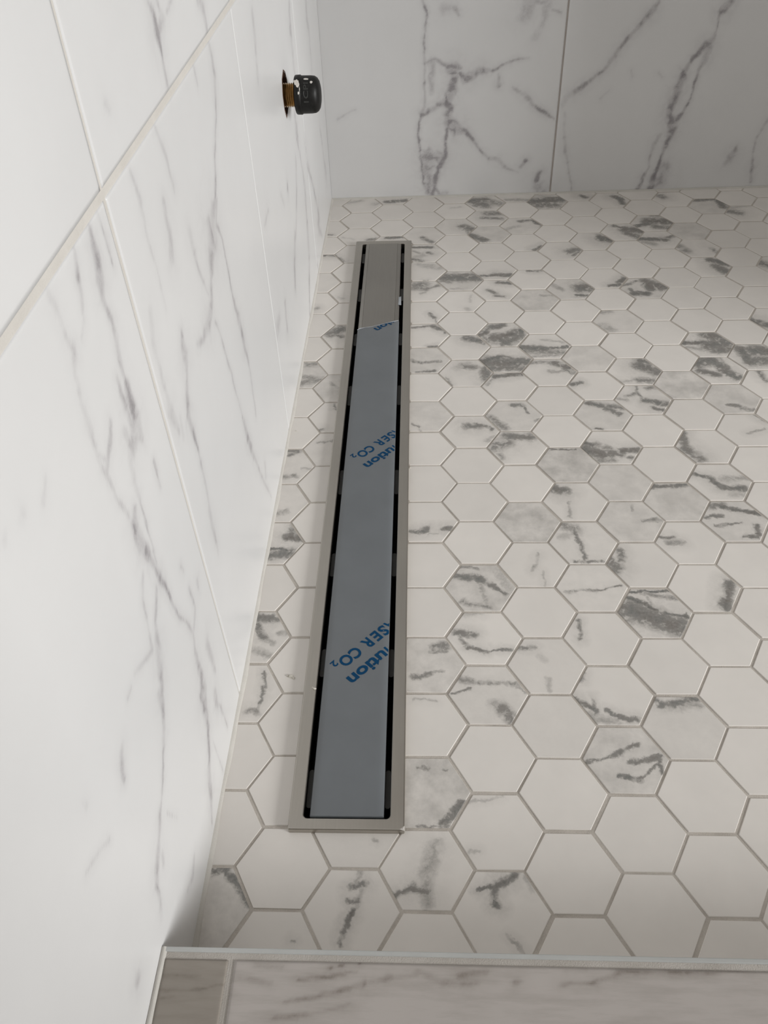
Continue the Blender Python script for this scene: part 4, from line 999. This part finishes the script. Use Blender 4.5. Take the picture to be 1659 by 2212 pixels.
LU = (XR - XW) / cf
cb = [far3(np.array(a), np.array(c_), np.array(b)) for c_ in (-12, ZT) for b in (0.9, 40) for a in (-2.0, LU + 30)]
v = [tuple(q) for q in cb]
f = box(0, 1, 0, 1, 0, 1)[1]
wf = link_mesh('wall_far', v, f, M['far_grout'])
tag(wf, 'shaded far shower wall of white tiles with purple-grey marble veins', 'wall', kind='structure')
us = [-1.0, 334.9, 337.3, 671.5, 673.5, 1008, 1010, LU - 1]
for r, (z0, z1) in enumerate(((1.2, 390.3), (394.0, 785), (788, 1177), (1180, 1569))):
    for k in range(4):
        a, b = us[2 * k], us[2 * k + 1]
        fine = r == 0 and k < 2
        grid_tile('wall_tile', M['marble'], wf, far3, (a, b, a, b, z0, z1), 1.7 if fine else 40, 1.4, FAR if fine else None, 31 + k)

# added unseen right wall, cut back so it shades only the far right
v, f = box(XR, XR + 60, YR0, y_far(XR) + 30, -12, ZT)
wr = link_mesh('wall_right_blocker', v, f, M['wall_grout'])
tag(wr, 'added unseen white tiled wall on the right that shades the far right', 'wall', kind='structure')


def right3(u, vv, d):
    return np.stack([XR - 0.8 + d, YB + 28 - u, vv], -1)


for r in range(4):
    for a, b in ((1, 336), (338, YB + 28 - YR0 - 1)):
        grid_tile('wall_tile', M['marble'], wr, right3, (a, b, a, b, 1.2 + r * 393, 390 + r * 393), 40, 0.9, None, 50)

# added unseen dark wall behind the camera, dims the near floor and curb
v, f = box(XW - 40, 600, -640, -600, -12, ZT)
wn = link_mesh('wall_near_blocker', v, f, M['near_block'])
tag(wn, 'added unseen dark wall behind the camera that blocks ambient light', 'wall', kind='structure')

# ------------------------------------------------------------------ curb at the camera side
ZC = 65.0
v, f = box(XW - 1, XR + 30, -420, YC - 2.5, -12, ZC - 0.7)
v2, f2 = box(XW - 1, XR + 30, YC - 3.4, YC - 0.8, -12, ZC - 6)
v, f = merge([(v, f), (v2, f2)])
curb = link_mesh('trim_1', v, f, M['curb_grout'])
tag(curb, 'raised shower curb capped with grey-beige stone-look tile in the foreground', 'curb', kind='structure')
o = link_mesh('metal_edge', *box(XW + 0.4, XR + 30, YC - 2.6, YC, ZC - 11, ZC), M['alu'], curb)
bevel(o, 0.5)
o['label'] = 'thin pale metal edging strip along the curb'


def curb3(u, vv, d):
    return np.stack([u, vv, ZC - d], -1)


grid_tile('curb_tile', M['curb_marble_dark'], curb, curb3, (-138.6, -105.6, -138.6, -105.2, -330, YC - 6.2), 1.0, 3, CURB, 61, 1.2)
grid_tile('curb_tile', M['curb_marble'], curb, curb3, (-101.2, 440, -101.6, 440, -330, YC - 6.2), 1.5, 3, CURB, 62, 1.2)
grid_tile('curb_tile', M['curb_marble'], curb, curb3, (443, XR - 4, 443, XR - 4, -330, YC - 6.2), 20, 3, None, 62, 1.2)
# rounded grout bead between cut piece and long tile, and along the wall
def bead(x0, x1, y0, y1, z, h, n=24):
    V, F = [], []
    for i in range(n + 1):
        y = y0 + (y1 - y0) * i / n
        for k in range(7):
            t = k / 6
            V.append((x0 + (x1 - x0) * t + 0.15 * math.sin(i * 2.1 + k), y, z + h * math.sin(math.pi * t)))
    for i in range(n):
        for k in range(6):
            F.append((7 * i + k, 7 * i + k + 1, 7 * i + 8 + k, 7 * i + 7 + k))
    return V, F


link_mesh('grout_joint', *bead(-105.4, -101.5, -330, YC - 4, ZC - 1.5, 0.9), M['curb_grout'], curb, smooth=True)
link_mesh('caulk_bead', *bead(XW - 0.4, -138.7, -330, YC - 0.2, ZC - 0.6, 1.1), M['caulk'], curb, smooth=True)

# ------------------------------------------------------------------ linear drain
ROOT = (DA[0], DA[1], 0.0)
drain = link_obj('linear_drain', None, None, ROOT)
tag(drain, 'long stainless steel linear shower drain set in the hexagon floor', 'drain')
ZF = 5.2
HW = 38.85


def drv(lst):
    return [dr(*q) for q in lst]


# frame: outer rectangle, inner opening with rounded corners
def rrect(hw, v0, v1, rad, n=6):
    pts = []
    for cx, cy, a0 in ((hw - rad, v1 - rad, 0), (-hw + rad, v1 - rad, 90), (-hw + rad, v0 + rad, 180), (hw - rad, v0 + rad, 270)):
        for k in range(n + 1):
            a = math.radians(a0 + 90 * k / n)
            pts.append((cx + rad * math.cos(a), cy + rad * math.sin(a)))
    return pts


def ring_mesh(rings):
    V, F = [], []
    n = len(rings[0])
    for r in rings:
        V += drv(r)
    for i in range(len(rings) - 1):
        for k in range(n):
            k2 = (k + 1) % n
            F.append((i * n + k, i * n + k2, (i + 1) * n + k2, (i + 1) * n + k))
    return V, F


def at(pts, z):
    return [(a, b, z) for a, b in pts]


IHW = 29.3
rings = [at(rrect(HW, 0, DL, 1.2), -2.0), at(rrect(HW, 0, DL, 1.2), ZF - 0.7), at(rrect(HW - 0.35, 0.35, DL - 0.35, 1.2), ZF - 0.15),
         at(rrect(HW - 0.9, 0.9, DL - 0.9, 1.2), ZF), at(rrect(IHW + 0.5, 7.4, DL - 8.6, 3.4), ZF), at(rrect(IHW, 8.0, DL - 9.2, 3.0), ZF - 0.5),
         at(rrect(IHW, 8.0, DL - 9.2, 3.0), -3.0), at(rrect(IHW + 2, 6.0, DL - 7, 3.0), -3.0)]
o = link_mesh('frame', *ring_mesh(rings), M['steel'], drain, ROOT)
# channel below
V, F = ring_mesh([at(rrect(IHW + 4, 4, DL - 5, 3.0), -1.0), at(rrect(IHW + 4, 4, DL - 5, 3.0), -45.0)])
nq = len(V) // 2
F.append(tuple(range(nq, 2 * nq)))
link_mesh('channel', V, F, M['black'], drain, ROOT)
# cover bar: folded steel strip, chamfered shoulders
BH = 24.6
B0, B1 = 9.6, 860.0
sec = [(-BH, -7.0), (-BH, ZF - 1.3), (-BH + 0.5, ZF - 0.75), (-BH + 4.4, ZF - 0.12), (-BH + 4.9, ZF - 0.45), (-BH + 5.5, ZF), (BH - 5.5, ZF), (BH - 4.9, ZF - 0.45), (BH - 4.4, ZF - 0.12), (BH - 0.5, ZF - 0.75), (BH, ZF - 1.3), (BH, -7.0)]


def extrude(section, v0, v1, cap=True):
    V = drv([(a, v0, z) for a, z in section] + [(a, v1, z) for a, z in section])
    n = len(section)
    F = [(i, i + 1, n + i + 1, n + i) for i in range(n - 1)]
    if cap:
        F += [tuple(range(n)), tuple(range(2 * n - 1, n - 1, -1))]
    return V, F


link_mesh('cover_bar', *extrude(sec, B0, B1), M['steel_bar'], drain, ROOT)
# support tabs in the two slots
for y0, y1 in ((-42, -15), (67, 92), (173, 199), (280, 314), (425, 460), (545, 570), (650, 680), (755, 781)):
    for sd in (-1, 1):
        a, b = sd * 25.0, sd * 28.9
        lo, hi = min(a, b), max(a, b)
        pts = []
        m = (lo + hi) / 2
        h = (hi - lo) / 2
        va, vb = y0 - DA[1] + 4, y1 - DA[1] + 4
        for k in range(7):
            t = math.pi * k / 6
            pts.append((m + h * math.cos(t), vb - 1 + 2.0 * math.sin(t)))
        for k in range(7):
            t = math.pi + math.pi * k / 6
            pts.append((m + h * math.cos(t), va + 1 + 2.0 * math.sin(t)))
        nn = len(pts)
        V = drv(at(pts, -1.6) + at(pts, -14.0))
        F = [tuple(range(nn))] + [(i, nn + i, nn + (i + 1) % nn, (i + 1) % nn) for i in range(nn)]
        link_mesh('support_tab', V, F, M['tab'], drain, dr(m, (va + vb) / 2, -14))

# protective film over the near part, torn edge, wrapped over the shoulders
TEAR = [(-80.4, 572.0), (-77, 575.2), (-71.6, 578.0), (-67, 578.4), (-63.1, 579.6), (-58, 582.6), (-52, 584.2), (-47, 587.0), (-43.9, 588.2), (-38, 590.2), (-31.0, 593.0)]


def tear_v(u):
    xs = [q[0] + 55.2 for q in TEAR]
    ys = [q[1] - DA[1] for q in TEAR]
    return float(np.interp(u, xs, ys))


fs = [(-BH - 0.25, -6.0), (-BH - 0.25, ZF - 1.1), (-BH + 0.5, ZF - 0.45)] + [(q, ZF + 0.16) for q in np.linspace(-BH + 4.6, BH - 4.6, 15)] + [(BH - 0.5, ZF - 0.45), (BH + 0.25, ZF - 1.1), (BH + 0.25, -6.0)]
V, F = [], []
nvs = 24
for j in range(nvs + 1):
    for (u, z) in fs:
        vv = B0 - 0.3 + (tear_v(u) - B0) * j / nvs
        wob = 0.05 * math.sin(u * 0.5 + vv * 0.07) if j < nvs else 0.0
        lift = 0.9 * max(0, 1 - abs(u + BH) / 6) * (j / nvs) ** 30
        V.append(dr(u, vv, z + wob + lift))
m = len(fs)
for j in range(nvs):
    for k in range(m - 1):
        F.append((j * m + k, j * m + k + 1, (j + 1) * m + k + 1, (j + 1) * m + k))
film = link_mesh('protective_film', V, F, M['film'], drain, ROOT, smooth=True)
film['label'] = 'grey-blue protective plastic film with blue lettering, torn at the far end'
# end flap of the film folded over the near end of the bar
V = drv([(-BH, B0 - 0.3, ZF + 0.1), (BH, B0 - 0.3, ZF + 0.1), (BH, B0 - 0.35, -5), (-BH, B0 - 0.35, -5)])
link_mesh('film_flap', V, [(0, 1, 2, 3)], M['film'], film, ROOT)
# pale curled lip along the tear
V, F = [], []
for i, (x, y) in enumerate(TEAR):
    z = ZF + 0.2
    w = 0.35 + 0.5 * (i in (0, 1, 9, 10)) + 0.15 * math.sin(i * 2.3)
    V += [(x, y + 0.1, z - 0.1), (x, y + w * 0.4, z + w * 0.7), (x, y - w * 0.6, z + 0.05)]
for i in range(len(TEAR) - 1):
    for k in range(2):
        F.append((3 * i + k, 3 * i + 3 + k, 3 * i + 4 + k, 3 * i + 1 + k))
link_mesh('torn_lip', V, F, M['film_edge'], film, ROOT)
V = [(-32.5, 632, ZF - 0.2), (-28.6, 631, ZF - 0.3), (-29.0, 652, ZF + 0.4), (-32.2, 651, ZF - 0.1), (-31.0, 640, ZF + 0.5)]
link_mesh('film_scrap', V, [(0, 1, 4), (1, 2, 4), (2, 3, 4), (3, 0, 4)], M['film_edge'], film, ROOT)


# ---- printed lettering
def text_polys(s, bold=0.03):
    cu = bpy.data.curves.new('txt', 'FONT')
    cu.body = s
    cu.size = 1.0
    cu.offset = bold
    cu.resolution_u = 4
    o = bpy.data.objects.new('txt', cu)
    col.objects.link(o)
    bpy.context.view_layer.update()
    dg = bpy.context.evaluated_depsgraph_get()
    me = bpy.data.meshes.new_from_object(o.evaluated_get(dg))
    V = np.array([v.co[:] for v in me.vertices])
    F = [tuple(p_.vertices) for p_ in me.polygons]
    bpy.data.objects.remove(o)
    bpy.data.curves.remove(cu)
    bpy.data.meshes.remove(me)
    return V, F


DIRT = Vector((-0.688, -0.7257, 0)).normalized()
UPT = Vector((-DIRT.y, DIRT.x, 0))


def clip_faces(V, F, planes):
    """clip 2-D polygons (list of xy) with half planes nx*x+ny*y<=d"""
    out = []
    for f in F:
        poly = [tuple(V[i][:2]) for i in f]
        for nx, ny, d in planes:
            poly = clip(poly, nx, ny, d)
            if len(poly) < 3:
                break
        if len(poly) >= 3:
            out.append(poly)
    return out


def bar_x(y):
    return DA[0] + (y - DA[1]) * DS_


def lettering(pieces, planes):
    polys = []
    for s, ox, oy, s0, s1, h0, h1 in pieces:
        V, F = text_polys(s)
        lo, hi = V.min(0), V.max(0)
        ref, _ = text_polys('E' if s.isupper() or s == '2' else 'x')
        rl, rh = ref.min(0), ref.max(0)
        sx = (s1 - s0) / (hi[0] - lo[0])
        sy = (h1 - h0) / (rh[1] - rl[1])
        W = []
        for q in V:
            a = s0 + (q[0] - lo[0]) * sx
            b = h0 + (q[1] - rl[1]) * sy
            W.append((ox + DIRT.x * a + UPT.x * b, oy + DIRT.y * a + UPT.y * b))
        polys += clip_faces(W, F, planes)
    V, F = [], []
    for pl in polys:
        n = len(V)
        V += [(x, y, ZF + 0.30 - max(0, abs(x - bar_x(y)) - 19.6) * 0.145) for x, y in pl]
        F.append(tuple(range(n, n + len(pl))))
    return link_mesh('lettering', V, F, M['ink'], film, ROOT)


def block(dy):
    return [('A', -40.9, 110.7 + dy, -18.2, -9.0, 0, 10.2), ('S', -40.9, 110.7 + dy, -8.2, -1.6, 0, 10.2), ('E', -40.9, 110.7 + dy, 0.0, 6.2, 0, 10.2),
            ('R', -40.9, 110.7 + dy, 9.2, 16.8, 0, 10.2), ('CO', -40.9, 110.7 + dy, 21.8, 41.4, 0, 10.2), ('2', -40.9, 110.7 + dy, 42.6, 47.4, -2.0, 4.0),
            ('l', -46.3, 79.7 + dy, -20.6, -18.6, 0, 7.3), ('ution', -46.3, 79.7 + dy, -16.8, 21.8, 0, 7.3)]


lettering(block(0), [(1, 0, bar_x(95) + 24.5)])
lettering(block(255.6), [(1, 0, bar_x(350) + 24.5)])
tx, ty = -31.4 + 71.6, 592.8 - 577.6
mm = math.hypot(tx, ty)
nx, ny = -ty / mm, tx / mm
lettering([b for b in block(511.2) if b[0] in ('ution', 'l')], [(1, 0, bar_x(590) + 24.4), (nx, ny, nx * -71.6 + ny * 577.0)])

# white chip left on the near right corner of the frame
c0 = dr(HW - 0.6, 0.2, ZF)
V = [(c0[0] - 2.6, c0[1] + 0.3, ZF + 0.1), (c0[0] + 0.9, c0[1] - 0.5, ZF - 0.6), (c0[0] + 0.5, c0[1] + 2.9, ZF + 0.1), (c0[0] - 0.4, c0[1] + 0.8, ZF + 0.5), (c0[0], c0[1], ZF - 1.0)]
o = link_mesh('corner_chip', V, [(0, 1, 3), (1, 2, 3), (2, 0, 3), (0, 4, 1), (1, 4, 2), (2, 4, 0)], M['paint'], drain, c0)
o['label'] = 'tiny white chip on the near right corner of the steel frame'

# ------------------------------------------------------------------ capped pipe stub on the left wall
PO = (XW, PIPE_Y, PIPE_Z)
stub = link_obj('pipe_stub', None, None, PO)
tag(stub, 'capped brass water pipe stub sticking out of the white left wall', 'pipe')


def off(vs, o3):
    return [(q[0] + o3[0], q[1] + o3[1], q[2] + o3[2]) for q in vs]


prof = [(-14, 10.2)]
x = -6.0
while x < 12.5:
    prof += [(x, 10.2), (x + 0.75, 11.5), (x + 1.05, 11.5), (x + 1.8, 10.2)]
    x += 2.0
prof += [(16, 10.4)]
v, f = lathe(prof, 40)
o = link_mesh('threaded_pipe', off(v, PO), f, M['brass'], stub, PO, smooth=False)
prof = [(12.5, 10.6), (10.9, 10.8), (10.6, 11.5), (10.6, 17.2), (11.0, 18.0), (12.0, 18.5), (16.6, 18.6), (17.0, 18.1), (17.8, 17.8), (27, 17.7), (31, 17.2), (33.6, 15.6), (35.4, 12.8), (36.4, 8.5), (36.8, 4.0), (36.9, 0.0)]
v, f = lathe(prof, 56)
cap = link_mesh('pipe_cap', off(v, PO), f, M['iron'], stub, (XW + 12, PIPE_Y, PIPE_Z), smooth=True)
cap['label'] = 'black cast iron pipe cap with white paint smears'


def wrap(V2, r):
    """(x along pipe, arc length) -> on the cap surface; arc 0 faces the camera side and up"""
    out = []
    for a, b, rr_ in V2:
        t = math.radians(150) + b / r
        out.append((XW + a, PIPE_Y + (r + rr_) * math.cos(t), PIPE_Z + (r + rr_) * math.sin(t)))
    return out


# raised cast letters round the barrel
Vt, Ft = text_polys('1CPI', 0.02)
lo, hi = Vt.min(0), Vt.max(0)
pts = [(25.6 - (q[1] - lo[1]) / (hi[1] - lo[1]) * 5.0 + 0.0, 11.5 - (q[0] - lo[0]) / (hi[0] - lo[0]) * 19.0, 0.35) for q in Vt]
link_mesh('cast_lettering', wrap(pts, 17.75), Ft, M['iron_mark'], cap, (XW + 22, PIPE_Y, PIPE_Z))


def splash(cxy, radii, seed, h=0.25, r=17.8):
    rg = random.Random(seed)
    n = 14
    pts = [(cxy[0], cxy[1], h)]
    for k in range(n):
        t = 2 * math.pi * k / n
        q = rg.uniform(0.75, 1.2)
        pts.append((cxy[0] + radii[0] * q * math.cos(t), cxy[1] + radii[1] * q * math.sin(t), 0.06))
    return pts, [(0, 1 + k, 1 + (k + 1) % n) for k in range(n)]


for i, (c_, rd, r_) in enumerate((((13.6, -8.4), (2.6, 3.2), 18.55), ((15.2, -5.2), (1.9, 2.6), 18.6), ((16.6, -1.0), (0.8, 3.4), 18.35), ((15.9, 2.6), (1.0, 1.5), 18.5), ((23, -12.2), (3.0, 1.3), 17.8), ((28.6, -8.0), (1.5, 1.8), 17.55))):
    pts, F = splash(c_, rd, 40 + i)
    link_mesh('paint_smear', wrap(pts, r_), F, M['paint'], cap, (XW + c_[0], PIPE_Y, PIPE_Z))

# ------------------------------------------------------------------ grout crumbs left on the tiles and the frame
def crumb(x, y, z, r, seed, label):
    rg = random.Random(seed)
    V, F = [], []
    for k, (n, zz, q) in enumerate(((7, 0.0, 1.0), (7, 0.45, 0.8))):
        for i in range(n):
            t = 2 * math.pi * i / n + k * 0.4
            e = rg.uniform(0.6, 1.25) * r * q
            V.append((x + e * math.cos(t), y + e * 0.7 * math.sin(t), z + zz * r))
    V.append((x, y, z + 0.75 * r))
    for i in range(7):
        j = (i + 1) % 7
        F += [(i, j, 7 + j, 7 + i), (7 + i, 7 + j, 14)]
    F.append(tuple(range(6, -1, -1)))
    o = link_mesh('grout_crumb', V, F, M['crumb'], None, (x, y, z))
    tag(o, label, 'crumb', 'dried grout crumbs around the drain')


crumb(-104.9, 69.2, 0, 2.2, 628, 'largest pale grout crumb on the hexagon tile left of the drain')
crumb(-102.5, 67.4, 0, 1.5, 634, 'pale grout crumb touching the largest crumb left of the drain')
crumb(-107.5, 69.6, 0, 1.2, 621, 'small grout crumb at the left tip of the crumb cluster beside the drain')
crumb(-84.6, 54.0, 5.2, 1.5, 679, 'pale grout crumb on the left rail of the steel drain frame')
crumb(-86.1, 55.2, 5.2, 0.9, 675, 'tiny grout speck beside the crumb on the left drain rail')
crumb(-134.2, 381.2, 0, 1, 640, 'small grout speck on a white tile by the left wall')
crumb(-14.5, 320.0, 0, 1.3, 886, 'grout crumb at the right edge of the drain halfway along')
